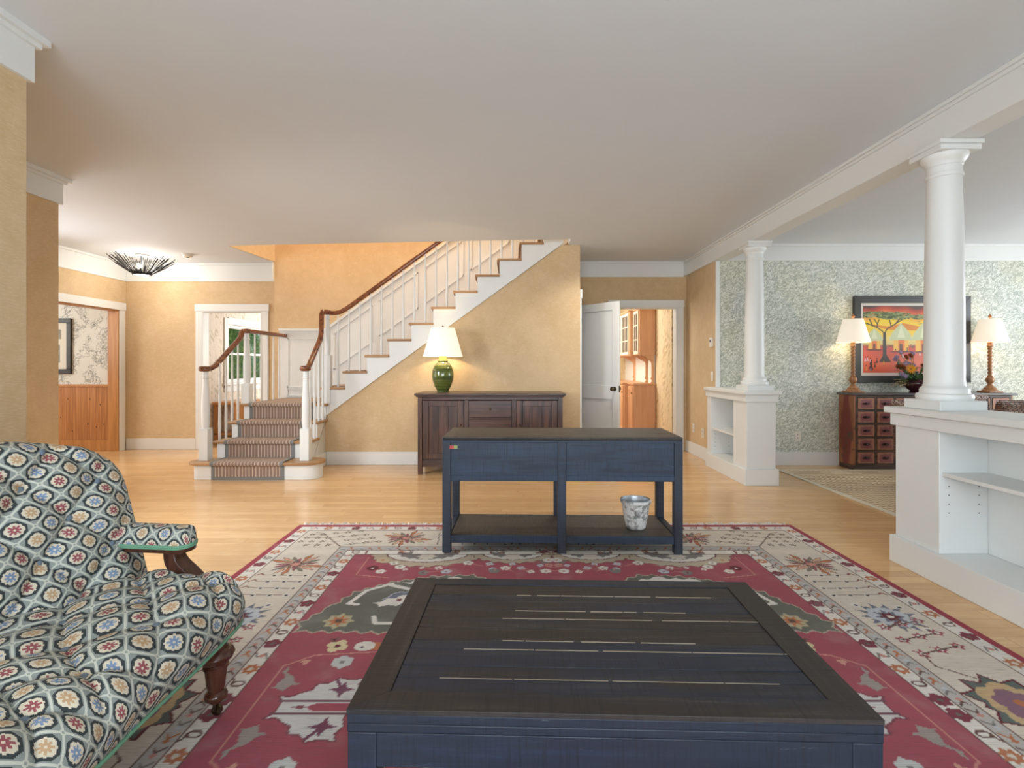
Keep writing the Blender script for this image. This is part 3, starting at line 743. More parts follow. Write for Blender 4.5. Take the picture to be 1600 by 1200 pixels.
# ================================================================== CONSOLE TABLE
ct = thing('console_table', 'long distressed blue-black console table with lower shelf standing on the rug', 'console table', (.33, 3.572, .012), R(-1.3))
hw, hd = .779, .25
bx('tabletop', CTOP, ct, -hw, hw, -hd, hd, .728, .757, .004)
for sy in (-1, 1):
    bx('top_rail', CBLUE, ct, -hw+.001, hw-.001, sy*hd-(.008 if sy > 0 else -.0), sy*hd+(.008 if sy < 0 else 0), .72, .750, .002)
for x in (-hw+.075, hw-.075): MB().box(x-.001, x+.001, -hd+.002, hd-.002, .7565, .7578).build('board_joint', DARKP, ct)
for x in (-hw+.027, 0, hw-.027):
    for sy in (-1, 1): bx('leg', CLEG, ct, x-.027, x+.027, sy*(hd-.027)-.027, sy*(hd-.027)+.027, 0, .725, .003)
for x0, x1 in ((-hw+.054, -.027), (.027, hw-.054)):
    xc = (-hw+.03 if x0 < 0 else .018, -.018 if x0 < 0 else hw-.03)
    for sy in (-1, 1):
        f = sy*hd; g = -sy*.012
        a, b = sorted((f-sy*.006, f-sy*.022)); bx('apron_panel', CBLUE, ct, x0, x1, a, b, .50, .722, .002)
        a, b = sorted((f-sy*.001, f-sy*.020)); bx('apron_rail', CBLUE, ct, x0, x1, a, b, .47, .505, .002)
        for zz in (.525, .705):
            for t_ in (.04, .5, .96): xx = x0+(x1-x0)*t_; a, b = sorted((f-sy*.0045, f-sy*.008)); MB().box(xx-.004, xx+.004, a, b, zz-.004, zz+.004).build('nail_head', DARKP, ct)
for x in (-hw+.02, hw-.02): bx('end_panel', CBLUE, ct, x-.012, x+.012, -hd+.054, hd-.054, .47, .725, .002)
MB().box(-.018, .018, -hd-.001, -hd+.004, .50, .722).build('centre_strip', CBLUE, ct, bev=.001)
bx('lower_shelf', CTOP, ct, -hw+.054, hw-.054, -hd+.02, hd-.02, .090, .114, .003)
for sy in (-1, 1):
    a, b = sorted((sy*(hd-.004), sy*(hd-.03)))
    for x0, x1 in ((-hw+.054, -.027), (.027, hw-.054)): bx('shelf_rail', CBLUE, ct, x0, x1, a, b, .064, .112, .003)
for x in (-hw+.027, hw-.027): bx('shelf_end_rail', CBLUE, ct, x-.02, x+.02, -hd+.054, hd-.054, .064, .113, .003)
tg = MB().box(-hw+.048, -hw+.075, -hd-.0035, -hd-.0005, .68, .70).build('sticker', plain('pink_sticker', (.55, .09, .10), .6), ct); tg['label'] = 'small pink price sticker'
tg = MB().box(-hw+.075, -hw+.10, -hd-.0035, -hd-.0005, .68, .70).build('sticker', plain('green_sticker', (.34, .42, .13), .6), ct); tg['label'] = 'small yellow-green price sticker'
# pot
pt = thing('planter_pot', 'small whitewashed clay pot with metal liner on the lower console shelf', 'pot', (.845, 3.50, .126))
MB().lathe([(.060, 0), (.066, .006), (.074, .05), (.086, .11), (.094, .165), (.096, .17), (.103, .176), (.105, .188), (.101, .197), (.094, .198), (.090, .190), (.086, .15), (.07, .05), (.001, .045)], 40).build('bowl', CLAY, pt, smooth=60)
MB().lathe([(.001, .074), (.072, .074), (.0895, .188), (.0905, .1935), (.0885, .1935), (.0735, .08), (.001, .078)], 36).build('metal_liner', plain('zinc_liner', (.62, .65, .68), .3, Metallic=.4), pt)
mb = MB()
for k_ in range(9):
    a = -1.9+.16*math.sin(k_*2.4); z = .07+.011*k_; mb.ball((.088*math.cos(a+.05*k_), .088*math.sin(a+.05*k_), z), .012, 8)
mb.build('relief_ornament', CLAY, pt, smooth=60)

# ================================================================== COFFEE TABLE
cf = thing('coffee_table', 'low square charcoal plank coffee table with mitred frame on the rug in front', 'coffee table', (.2395, 1.546, .012), R(-1.75))
L2, D2, tz, fr = .615, .371, .418, .085
for (P, mt) in (([(-L2, -D2), (L2, -D2), (L2-fr, -D2+.07), (-L2+fr, -D2+.07)], TBLX), ([(-L2, D2), (L2, D2), (L2-fr, D2-.05), (-L2+fr, D2-.05)], TBLX),
                ([(-L2, -D2), (-L2+fr, -D2+.07), (-L2+fr, D2-.05), (-L2, D2)], TBLY), ([(L2, -D2), (L2-fr, -D2+.07), (L2-fr, D2-.05), (L2, D2)], TBLY)):
    MB().prism(P, tz-.012, tz).build('frame_board', mt, cf, bev=.0015)
y = -D2+.07; ws = [.064, .058, .088, .05, .078, .062, .056, .07, .05, .085]; tot = sum(ws); sc_ = (2*D2-.12)/tot
fil = MB(); rd = random.Random(3)
for i, w_ in enumerate(ws):
    w_ *= sc_
    o = MB().box(-L2+fr+.001, L2-fr-.001, -w_/2+.0012, w_/2-.0012, -.032, -.002-rd.random()*.0015).build('plank', TBLX, cf, bev=.0015); o.location = (0, y+w_/2, tz)
    if i in (1, 3, 4, 6, 7, 9):
        a = -L2+fr+rd.random()*.3; e = min(L2-fr, a+.5+rd.random()*.6)
        while a < e:
            q_ = min(e, a+.03+rd.random()*.25); MB().box(a, q_, y-.0009, y+.0009, tz-.02, tz-.0018).build('pale_filler', GAPW, cf); a = q_+.004+rd.random()*.03*(rd.random() < .6)
    y += w_
bx('edge_board', CDARK, cf, -L2+.001, L2-.001, -D2+.001, D2-.001, tz-.055, tz-.0335, .003)
for sy in (-1, 1):
    a, b = sorted((sy*(D2-.001), sy*(D2-.02))); bx('edge_board', CDARK, cf, -L2+.001, L2-.001, a, b, tz-.034, tz-.012, .002)
for sx in (-1, 1):
    a, b = sorted((sx*(L2-.001), sx*(L2-.02))); bx('edge_board', CDARK, cf, a, b, -D2+.02, D2-.02, tz-.034, tz-.012, .002)
for sy in (-1, 1):
    a, b = sorted((sy*(D2-.002), sy*(D2-.03))); bx('apron', CDARK, cf, -L2+.07, L2-.07, a, b, tz-.135, tz-.055, .002)
    for sx in (-1, 1):
        bx('leg', CDARK, cf, sx*(L2-.036)-.034, sx*(L2-.036)+.034, sy*(D2-.036)-.034, sy*(D2-.036)+.034, 0, tz-.055, .003)
for sx in (-1, 1):
    a, b = sorted((sx*(L2-.002), sx*(L2-.03))); bx('apron', CDARK, cf, a, b, -D2+.07, D2-.07, tz-.135, tz-.055, .002)

# ================================================================== SIDEBOARD
sb = thing('sideboard', 'dark walnut sideboard with plank doors against the tan wall under the stairs', 'sideboard', (-.2475, 6.075, 0))
w2, d2 = .8225, .27
MB().box(-w2-.035, w2+.035, -d2-.03, d2, .895, .92).box(-w2-.02, w2+.02, -d2-.016, d2, .878, .895).build('top', WALNUTX, sb, bev=.006)
for sx in (-1, 1):
    for sy in (-1, 1): bx('leg', WALNUT, sb, sx*(w2-.025)-.025, sx*(w2-.025)+.025, sy*(d2-.025)-.025, sy*(d2-.025)+.025, 0, .878, .004)
    bx('end_panel', WALNUT, sb, sx*(w2-.02)-.01, sx*(w2-.02)+.01, -d2+.05, d2-.05, .12, .878)
bx('back_panel', WALNUT, sb, -w2+.05, w2-.05, d2-.03, d2-.01, .12, .878)
bx('carcass', WALNUTX, sb, -w2+.05, w2-.05, -d2+.03, d2-.031, .14, .84)
bx('top_rail', WALNUTX, sb, -w2+.05, w2-.05, -d2+.012, -d2+.04, .845, .878, .003)
bx('bottom_rail', WALNUTX, sb, -w2+.05, w2-.05, -d2+.008, -d2+.04, .085, .16, .003)
for x in (-.272, .272): bx('stile', WALNUT, sb, x-.022, x+.022, -d2+.012, -d2+.04, .16, .845, .003)
def sdoor(x0, x1, kx):
    z0, z1 = .175, .838; f = -d2+.010; s_ = .065
    MB().box(x0, x0+s_, f, f+.022, z0, z1).box(x1-s_, x1, f, f+.022, z0, z1).box(x0+s_, x1-s_, f, f+.022, z1-s_, z1).box(x0+s_, x1-s_, f, f+.022, z0, z0+s_).build('door', WALNUT, sb, bev=.004)
    d = bpy.data.objects[-1] if False else [o for o in bpy.data.objects if o.parent == sb and o.name.startswith('door')][-1]
    n = 3; pw = (x1-x0-2*s_)/n
    m_ = MB()
    for i in range(n): m_.box(x0+s_+pw*i+.0015, x0+s_+pw*(i+1)-.0015, f+.010, f+.02, z0+s_, z1-s_)
    m_.build('plank_panel', WALNUT, d, bev=.002)
    MB().ball((kx, f-.014, .56), .013, 10).build('knob', BRASS, d)
sdoor(-w2+.058, -.302, -.335); sdoor(.302, w2-.058, .335)
for z0, z1 in ((.645, .838), (.42, .625), (.18, .40)):
    d = bx('drawer', WALNUTX, sb, -.242, .242, -d2+.012, -d2+.034, z0, z1, .005)
    bx('drawer_rail', WALNUTX, sb, -.25, .25, -d2+.014, -d2+.04, z0-.018, z0-.004, .002)
    MB().lathe([(.006, 0), (.006, .012), (.014, .018), (.013, .026), (.003, .03)], 14, Matrix.Translation((0, -d2+.012, (z0+z1)/2)) @ Matrix.Rotation(R(90), 4, 'X')).build('knob', BRASS, d)
# ceramic lamp
lp = thing('table_lamp', 'green glazed ceramic urn lamp with large cream shade on the dark sideboard', 'lamp', (-.826, 6.12, .92))
MB().lathe([(.066, 0), (.070, .006), (.068, .014), (.070, .02), (.098, .07), (.124, .14), (.131, .20), (.125, .26), (.105, .31), (.078, .345), (.058, .357), (.062, .364), (.060, .372), (.03, .374)], 40).build('body', CERAM, lp, smooth=50)
MB().lathe([(.048, .366), (.052, .37), (.050, .40), (.046, .43), (.02, .434)], 24).build('neck', YGLASS, lp)
def lshade(t, r0, z0, r1, z1, mat, pw, c_=(1, .74, .42)):
    k = .003
    MB().lathe([(r0, z0), (r1, z1), (r1-k, z1), (r0-k, z0), (r0, z0)], 48, cap=False).build('lamp_shade', mat, t, smooth=80)
    MB().lathe([(r0+.001, z0-.002), (r0+.0015, z0+.006), (r0-k-.001, z0+.006), (r0-k-.001, z0-.002), (r0+.001, z0-.002)], 48, cap=False).build('shade_trim', mat, t)
    MB().ball((0, 0, z0*.55+z1*.45), .025, 10, (1, 1, 1.4)).build('bulb', shade_bulb, t)
    l = point('lamp_light', (0, 0, z0*.6+z1*.4), pw, c_, .035); l.parent = t
    return l
shade_bulb = plain('lit_bulb', (.9, .85, .7), .5, Emission_Color=(1, .8, .5, 1), Emission_Strength=4.0)
lshade(lp, .235, .425, .140, .765, SHADE, 11)
MB().lathe([(.004, .43), (.004, .77), (.010, .772), (.012, .785), (.003, .795)], 12).build('harp_finial', BRASS, lp)

# ================================================================== APOTHECARY CHEST
ap = thing('apothecary_chest', 'worn red and brown apothecary chest with many small drawers against the foliage wallpaper', 'chest', (4.98, 6.19, 0))
aw, ad = .94, .14
bx('top', GREYTOP, ap, -aw-.03, aw+.03, -ad-.03, ad, .885, .91, .006)
for sx in (-1, 1): MB().box(sx*(aw-.012)-.012, sx*(aw-.012)+.012, -ad+.002, ad, .0, .885).build('side_panel', SIDE, ap, bev=.003)
bx('back_panel', FRAMEW, ap, -aw+.024, aw-.024, ad-.02, ad, .03, .885)
bx('plinth', FRAMEW, ap, -aw-.008, aw+.008, -ad-.012, ad-.03, 0, .055, .004)
px, pz = 2*(aw-.03)/8, .1605
fm = MB().box(-aw+.024, aw-.024, -ad+.012, ad-.03, .055, .885)
for i in range(9): x = -aw+.03+px*i; fm.box(x-.011, x+.011, -ad, -ad+.012, .055, .885)
for j in range(6): z = .064+pz*j; fm.box(-aw+.02, aw-.02, -ad-.001, -ad+.012, z-.010, z+.010)
fm.build('frame', FRAMEW, ap, bev=.001)
d0 = MB().box(-px/2+.015, px/2-.015, -.012, .0, -pz/2+.014, pz/2-.014).build('drawer', DRAW, ap, bev=.006)
MB().prism([(-.045, .004), (-.03, -.012), (.03, -.012), (.045, .004), (.02, .014), (-.02, .014)], -.017, -.012, 'XZ').build('drawer_pull', plain('dark_iron_pull', (.05, .03, .028), .35, Metallic=.5), d0)
bpy.data.objects['drawer_pull'].data.materials[0].use_nodes = True
MB().ball((0, -.026, 0), .012, 8, (1, 1, 1)).build('knob', plain('dark_knob', (.06, .04, .045), .22), d0)
for j in range(5):
    for i in range(8):
        p = (-aw+.03+px*(i+.5), -ad+.008, .064+pz*(j+.5))
        if i == 0 and j == 0: d0.location = p
        else: dup(d0, ap, p)
# turned lamps
def twist(t, r, z0, z1, n=7):
    m_ = MB(); N = 110; K = 16; vs = []; fs = []
    for j in range(N+1):
        z = z0+(z1-z0)*j/N; tw_ = (z-z0)*75
        for i in range(K):
            a = 2*math.pi*i/K; rr = r*(1+.15*math.cos(2*(a-tw_))); vs.append((rr*math.cos(a), rr*math.sin(a), z))
    for j in range(N):
        for i in range(K): q = (i+1) % K; fs.append((j*K+i, j*K+q, (j+1)*K+q, (j+1)*K+i))
    m_.add(vs, fs); return m_.build('twisted_stem', CARVED, t, smooth=60)
al = thing('table_lamp', 'twisted wooden table lamp on the left end of the apothecary chest', 'lamp', (4.11, 6.17, .91), 0, 'pair of twisted wood lamps')
MB().box(-.085, .085, -.085, .085, 0, .022).build('base', CARVED, al, bev=.006)
MB().lathe([(.078, .022), (.078, .032), (.060, .045), (.062, .055), (.040, .075), (.026, .095), (.024, .11), (.038, .13), (.044, .15), (.040, .175), (.026, .19), (.031, .198), (.024, .205)], 28).build('turned_foot', CARVED, al, smooth=40)
twist(al, .021, .205, .555)
MB().lathe([(.024, .55), (.030, .556), (.030, .57), (.022, .578), (.026, .60), (.012, .62), (.008, .62), (.008, .70)], 20).build('socket', CARVED, al)
lshade(al, .178, .605, .105, .885, SHADE2, 4.2)
MB().lathe([(.004, .68), (.004, .90), (.016, .904), (.020, .918), (.012, .93), (.008, .945), (.001, .95)], 14).build('finial', CARVED, al)
dup(al, None, (5.76, 6.17, .91), 0, 'twisted wooden table lamp on the right end of the apothecary chest')

# painting ---------------------------------------------------------
pn = thing('painting', 'framed painting of an acacia tree and thatched huts at sunset above the chest', 'painting', (4.933, 6.335, 1.56))
fw, fh, ft = .717, .532, .083
for a in ([(-fw, -fh), (fw, -fh), (fw-ft, -fh+ft), (-fw+ft, -fh+ft)], [(-fw, fh), (fw, fh), (fw-ft, fh-ft), (-fw+ft, fh-ft)], [(-fw, -fh), (-fw+ft, -fh+ft), (-fw+ft, fh-ft), (-fw, fh)], [(fw, -fh), (fw-ft, -fh+ft), (fw-ft, fh-ft), (fw, fh)]):
    MB().prism(a, -.035, .010, 'XZ').build('frame', plain('charcoal_frame', (.045, .045, .042), .4) if 'charcoal_frame' not in bpy.data.materials else bpy.data.materials['charcoal_frame'], pn, bev=.004)
bx('mat_board', plain('cream_mat', (.78, .72, .64), .8), pn, -fw+ft, fw-ft, -.012, .008, -fh+ft, fh-ft, 0)
aw_, ah_ = fw-ft-.036, fh-ft-.036
A = Cv(-aw_, aw_, -ah_, ah_, .0035, lin(240, 190, 60))
def lerp(a, b, t): return tuple(x+(y-x)*t for x, y in zip(a, b))
rows = [(1.0, (80, 62, 55)), (.95, (150, 60, 45)), (.86, (200, 80, 50)), (.78, (225, 110, 60)), (.60, (240, 190, 60)), (.5, (248, 212, 60)), (.2, (245, 205, 60)), (.0, (240, 215, 130)), (-.14, (225, 200, 130)), (-.20, (205, 85, 72)), (-.3, (205, 90, 75)), (-.7, (225, 110, 75)), (-1, (225, 95, 70))]
rn = np.random.RandomState(4)
yn = A.Y/ah_ + .05*np.sin(A.X*9+1)*(A.Y/ah_ > .15)+.03*np.sin(A.X*23)*(A.Y/ah_ > .15)
for k_ in range(3): A.I[..., k_] = np.interp(-yn, [-r[0] for r in rows], [lin(*r[1])[k_] for r in rows])
A.poly([(-.60, .20), (-.3, .16), (-.1, .20), (.2, .14), (.05, .11), (-.3, .12)], lin(225, 140, 50))
def blob(x, y, rx, ry, n, cols, r=.02):
    for i in range(n):
        a = rn.rand()*6.28; q = math.sqrt(rn.rand()); A.disc(x+rx*q*math.cos(a), y+ry*q*math.sin(a), r*(.4+rn.rand()), lin(*cols[rn.randint(len(cols))]), r*.35*(.5+rn.rand()))
GR = [(96, 108, 56), (130, 140, 84), (70, 84, 44), (160, 165, 110)]
blob(.0, -.085, .55, .02, 160, [(110, 90, 60), (150, 110, 80), (90, 100, 70)], .012)
def hut(x, y, s_, c1=(230, 225, 185), c2=(245, 190, 90)):
    A.rect(x-.085*s_, x+.085*s_, y-.12*s_, y+.02*s_, lin(*c2)); A.rect(x-.03*s_, x+.04*s_, y-.12*s_, y+.02*s_, lin(235, 130, 70)); A.rect(x-.018*s_, x+.018*s_, y-.12*s_, y-.04*s_, lin(110, 80, 60))
    for i in range(18):
        f = i/17; A.disc(x+(f-.5)*.22*s_*(1), y+.02*s_, .02*s_, lin(*c1))
    A.poly([(x-.13*s_, y+.0), (x-.10*s_, y+.08*s_), (x-.04*s_, y+.15*s_), (x, y+.19*s_), (x+.04*s_, y+.15*s_), (x+.10*s_, y+.08*s_), (x+.13*s_, y)], lin(205, 210, 165)); A.poly([(x-.04*s_, y+.03), (x, y+.17*s_), (x+.05*s_, y+.03)], lin(228, 228, 190))
    A.disc(x, y-.13*s_, .12*s_, lin(120, 70, 60), .012)
hut(-.46, -.02, .85); hut(-.13, -.01, 1.1); hut(.15, -.01, 1.15); hut(.45, -.01, 1.0)
blob(-.44, .305, .24, .04, 220, GR); blob(-.20, .29, .22, .045, 260, GR); blob(.10, .275, .1, .03, 60, GR); blob(.42, .33, .24, .05, 240, GR)
TR = lin(70, 58, 48)
A.poly([(-.40, -.28), (-.355, -.20), (-.352, .09), (-.318, .09), (-.308, -.19), (-.25, -.28)], TR)
for L in ([(-.338, .08), (-.37, .11), (-.43, .15), (-.48, .17), (-.56, .20)], [(-.43, .15), (-.42, .19), (-.40, .24)], [(-.48, .17), (-.52, .25)], [(-.33, .08), (-.30, .13), (-.25, .16), (-.20, .19), (-.15, .25)], [(-.25, .16), (-.27, .24)], [(-.42, .19), (-.46, .25)], [(-.20, .19), (-.12, .24)]): A.line(L, .0065, TR)
for i in range(26):
    x, y_ = rn.uniform(-.58, .55), rn.uniform(-.36, -.13); cc = [(225, 190, 200), (240, 230, 225), (60, 50, 50), (110, 130, 140), (215, 150, 60), (200, 60, 60), (90, 120, 70)][rn.randint(7)]
    h_ = .018+.03*(.05-y_); A.poly([(x-.012, y_-h_), (x, y_+h_), (x+.014, y_-h_)], lin(*cc)); A.disc(x, y_+h_, .008, lin(60, 40, 35))
for x in (-.5, -.16): A.line([(x-.02, -.36), (x, -.32), (x+.02, -.37)], .008, lin(50, 35, 35)); A.disc(x, -.30, .016, lin(45, 35, 35), .03); A.disc(x+.005, -.262, .011, lin(40, 30, 30))
for i in range(8): x = rn.uniform(-.3, .5); y_ = rn.uniform(.18, .24); A.line([(x-.012, y_), (x, y_-.004), (x+.012, y_)], .002, lin(90, 60, 40))
av = vgrid('painted_scene', ARTM, A.I, -aw_, aw_, -ah_, ah_, pn, -.0125, 'XZ')

# flowers -----------------------------------------------------------
vx, vy, vz = 4.875, 6.17, .91
va = thing('flower_vase', 'dark maroon round vase holding the bouquet on the apothecary chest', 'vase', (vx, vy, vz))
MB().lathe([(.075, 0), (.08, .012), (.06, .02), (.095, .045), (.135, .09), (.142, .12), (.12, .15), (.10, .165), (.095, .16), (.11, .13), (.06, .05), (.001, .045)], 36).build('bowl', plain('maroon_glaze', (.055, .012, .018), .12), va, smooth=60)
LG = {}
def petal_flower(name, label, p, r, n, cp, cc, tilt, rows_=1, group='flowers in the maroon vase', cat='flower'):
    t = thing(name, label, cat, p, 0, group); k_ = (name,)
    if k_ not in LG: LG[k_] = (plain(name+'_petal', cp, .6), plain(name+'_heart', cc, .8))
    M = Matrix.Rotation(tilt[0], 4, 'Z') @ Matrix.Rotation(tilt[1], 4, 'X'); m_ = MB()
    for q in range(rows_):
        for i in range(n):
            Q = M @ Matrix.Rotation(2*math.pi*(i+.5*q)/n, 4, 'Z') @ Matrix.Rotation(-.25-.35*q, 4, 'Y'); l = r*(1-.18*q); w_ = max(r*.9*math.pi/n, r*.13)
            m_.add([(r*.15, 0, 0), (l*.6, -w_*.55, .006), (l, 0, 0), (l*.6, w_*.55, .006), (l*.6, 0, -.004)], [(0, 1, 4), (0, 4, 3), (1, 2, 4), (4, 2, 3)], Q)
    m_.build('petals', LG[k_][0], t); MB().ball((0, 0, .004), r*.28, 8, (1, 1, .5), M).build('heart', LG[k_][1], t)
    q = Vector((vx-p[0], vy-p[1], vz+.12-p[2])); MB().sweep([(0, 0, -.004), tuple(q*.5+Vector((0, 0, .02))), tuple(q*.98)], circ(.003, 6)).build('stem', LEAFD, t)
    return t
fc = (0, R(75))
petal_flower('sunflower', 'yellow sunflower at the front of the bouquet', (4.675, 6.01, 1.195), .068, 14, (.85, .47, .04), (.38, .15, .03), (R(-8), R(80)), 2)
rd = random.Random(11)
for i in range(17): petal_flower('aster', 'small lilac flower in the bouquet on the chest', (vx+rd.uniform(-.30, .18), vy+rd.uniform(-.13, .03), 1.10+rd.uniform(0, .30)), .034, 10, (.52, .44, .62), (.5, .35, .3), (R(rd.uniform(-40, 30)), R(70)), 2)
for i in range(9): petal_flower('chrysanthemum', 'rust orange flower in the bouquet on the chest', (vx+rd.uniform(-.24, .12), vy+rd.uniform(-.1, .03), 1.18+rd.uniform(0, .18)), .04, 16, (.48, .16, .06), (.3, .09, .03), (R(rd.uniform(-30, 30)), R(65)), 3)
for i in range(3): petal_flower('carnation', 'white flower low at the right of the bouquet', (vx+.05+.05*i, vy-.14, 1.08+.02*i), .032, 8, (.75, .72, .68), (.6, .6, .4), (0, R(75)), 3)
def spray(name, label, p0, p1, mat, n, wd, grp):
    t = thing(name, label, 'foliage', (vx, vy, vz+.12), 0, grp); m_ = MB(); a = Vector(p0); b = Vector(p1); m_.sweep([a, (a+b)/2+Vector((0, 0, .02)), b], circ(.0025, 6)); r_ = random.Random(str(p1))
    for i in range(n):
        q = a.lerp(b, .35+.65*i/n); Q = Matrix.Translation(q) @ Matrix.Rotation(r_.uniform(0, 6.28), 4, 'Z') @ Matrix.Rotation(r_.uniform(-.9, .5), 4, 'X')
        m_.add([(0, 0, 0), (-wd*.3, wd*.7, .004), (0, wd*1.5, 0), (wd*.3, wd*.7, .004)], [(0, 1, 2, 3)], Q)
    m_.build('leaves', mat, t); return t
WHEAT = plain('dried_grass', (.45, .36, .19), .8)
for i, p in enumerate([(-.36, -.06, -.03), (-.32, -.10, .01), (-.27, -.08, -.04), (-.30, -.03, .04)]): spray('grass_plume', 'drooping tan grass plume at the left of the bouquet', (0, 0, 0), p, WHEAT, 26, .016, 'grass plumes in the bouquet')
for i in range(22):
    a = i*.9; spray('leafy_sprig', 'green leafy sprig filling the bouquet', (0, 0, 0), (-.05+.22*math.cos(a), -.05+.07*math.sin(a), .02+.022*(i % 11)), LEAFD, 14, .04, 'leafy sprigs in the bouquet')

# ================================================================== DINING: RUG, TABLE, WICKER CHAIRS
sr = thing('sisal_rug', 'tan woven sisal rug with cream binding in the dining room', 'rug', (4.9, 4.42, 0))
x0, x1, y0, y1 = 3.13-4.9, 6.6-4.9, 2.5-4.42, 6.03-4.42
bx('woven_field', SISAL, sr, x0+.045, x1-.045, y0+.045, y1-.045, .0, .011, .002)
MB().box(x0, x0+.045, y0, y1, 0, .013).box(x1-.045, x1, y0, y1, 0, .013).box(x0+.045, x1-.045, y0, y0+.045, 0, .013).box(x0+.045, x1-.045, y1-.045, y1, 0, .013).build('binding', plain('cream_binding', (.66, .60, .48), .8), sr, bev=.003)
dt = thing('dining_table', 'dark dining table standing on the sisal rug behind the near bookcase', 'table', (5.2, 4.75, .012))
bx('tabletop', WALNUTX, dt, -.95, .95, -.48, .48, .72, .755, .006)
for sx in (-1, 1):
    for sy in (-1, 1): bx('leg', WALNUT, dt, sx*.85-.04, sx*.85+.04, sy*.39-.04, sy*.39+.04, 0, .72, .004)
wc = thing('wicker_chair', 'pale woven wicker dining chair just behind the near bookcase at the right edge', 'chair', (3.95, 4.05, .013), 0)
bx('seat', WICK, wc, -.25, .25, -.12, .34, .40, .46, .015)
def wback(m_, z0, z1, th_=.05):
    m_.sweep([(0, -.13-.0, z0), (0, -.15, (z0+z1)/2), (0, -.20, z1)], [(-.27, -.025), (.27, -.025), (.27, .025), (-.27, .025)], up=(0, 1, 0)); return m_
wback(MB(), .36, .915).build('backrest', WICK, wc, bev=.015)
MB().sweep([(-.29, -.205, .93), (.29, -.205, .93)], circ(.032, 14)).build('top_rail', WICK, wc)
for sx in (-1, 1):
    MB().sweep([(sx*.285, -.135, .36), (sx*.285, -.155, .66), (sx*.285, -.205, .93)], circ(.026, 12)).build('side_rail', WICKD, wc)
    for y_ in (-.10, .31): MB().lathe([(.016, 0), (.022, .41)], 12, c=(sx*.22, y_)).build('leg', WALNUT, wc)
for (p, r_, l) in (((5.0, 5.52, .013), R(178), 'wicker dining chair on the far side of the dining table'), ((3.95, 4.75, .013), R(-60), 'wicker dining chair at the left end of the dining table'),):
    o = dup(wc, None, p, r_, l); o.scale = (.96, .96, .93)

# ================================================================== RUG
cx0, cy0 = .255, 1.83; HW, HL = 1.885, 2.10; stp = .0062
rw = Cv(0, HW, 0, HL, stp, lin(186, 172, 152))
RED = lin(154, 74, 85); CREAM = lin(214, 208, 198); BEI = lin(206, 195, 180); GRN = lin(98, 98, 88); BLU = lin(106, 108, 122); ORG = lin(176, 108, 70); LIN = lin(100, 70, 62); DKR = lin(96, 24, 36); GY = lin(120, 116, 112); PNK = lin(190, 130, 118); LB = lin(182, 186, 192)
rs = np.random.RandomState(9)
ui, vi = HW-rw.X, HL-rw.Y; ins = np.minimum(ui, vi)
rw.I[:] = BEI
rw.fill(ins < .125, CREAM); rw.fill(ins < .042, lin(150, 52, 66)); rw.fill(abs(ins-.125) < .004, LIN)
rw.fill((ins > .47) & (ins < .54), lin(178, 172, 166)); rw.fill((ins > .54) & (ins < .62), CREAM)
for d in (.47, .54, .615): rw.fill(abs(ins-d) < .004, LIN)
rw.fill(ins > .62, RED)
def alongs(d, step, fn, o=.06):
    n = 0; t_ = o
    while t_ < HL-d: fn(HW-d, t_, n); n += 1; t_ += step
    t_ = o
    while t_ < HW-d: fn(t_, HL-d, n); n += 1; t_ += step
def g1(x, y, n):
    k_ = n % 4
    if k_ == 0: rw.flower(x, y, .038, lin(120, 50, 60), GRN, 5)
    elif k_ == 1: rw.disc(x, y, .028, LIN, .020); rw.disc(x, y, .018, CREAM, .011); rw.line([(x+.02, y), (x+.03, y+.03)], .004, LIN)
    elif k_ == 2: rw.star(x, y, .042, 7, ORG, .6); rw.disc(x, y, .012, BEI)
    else: rw.line([(x-.03, y-.02), (x-.01, y+.02), (x+.02, y-.01), (x+.03, y+.02)], .004, GY); rw.disc(x, y, .012, PNK)
alongs(.078, .105, g1); alongs(.578, .095, g1, .04)
def g2(x, y, n): rw.line([(x-.025, y-.025), (x, y), (x+.018, y-.02)], .0035, [LIN, GY, ORG][n % 3]); rw.disc(x, y+.012, .010, [PNK, LB, ORG][n % 3])
alongs(.505, .062, g2, .03)
# main border motifs; b(): border coords -> quarter coords on the long side and the end
def mot(x, y, kind):
    if kind == 0:
        for i in range(17):
            a = 6.283*i/17; q = .10+.035*(i*7 % 4)/1.6+.03*abs(math.cos(a)); rw.poly([(x+.02*math.cos(a+1.2), y+.02*math.sin(a+1.2)), (x+q*.8*math.cos(a+.1), y+q*.8*math.sin(a+.1)), (x+q*math.cos(a), y+q*math.sin(a)), (x+q*.7*math.cos(a-.13), y+q*.7*math.sin(a-.13))], [RED, ORG, lin(205, 160, 130), lin(120, 116, 104)][i % 4], LIN, .002)
        rw.star(x, y, .05, 6, PNK, .5, edge=LIN)
    elif kind == 1:
        rw.star(x, y, .145, 13, BLU, .6, .2); rw.star(x, y, .12, 9, GY, .5, .6); rw.flower(x, y, .10, LB, DKR, 7); rw.star(x, y, .075, 8, BLU, .55); rw.star(x, y, .055, 6, DKR, .5); rw.disc(x, y, .015, CREAM)
        for a in (.7, 2.2, 3.9, 5.3): rw.disc(x+.15*math.cos(a), y+.15*math.sin(a), .022, CREAM); rw.disc(x+.15*math.cos(a), y+.15*math.sin(a), .010, lin(50, 48, 60))
    elif kind == 2:
        rw.star(x, y, .175, 10, lin(88, 96, 92), .72, .3, edge=DKR); rw.flower(x, y, .125, lin(186, 160, 120), LIN, 6); rw.flower(x, y, .085, lin(130, 95, 110), ORG, 5)
def bud(x, y, c_, s_=1.0): rw.star(x, y, .036*s_, 5, c_, .5); rw.disc(x, y, .011*s_, CREAM)
YB = HW-.30
mot(YB, HL-.78, 0); mot(YB, HL-1.44, 1); mot(YB, .02, 2)
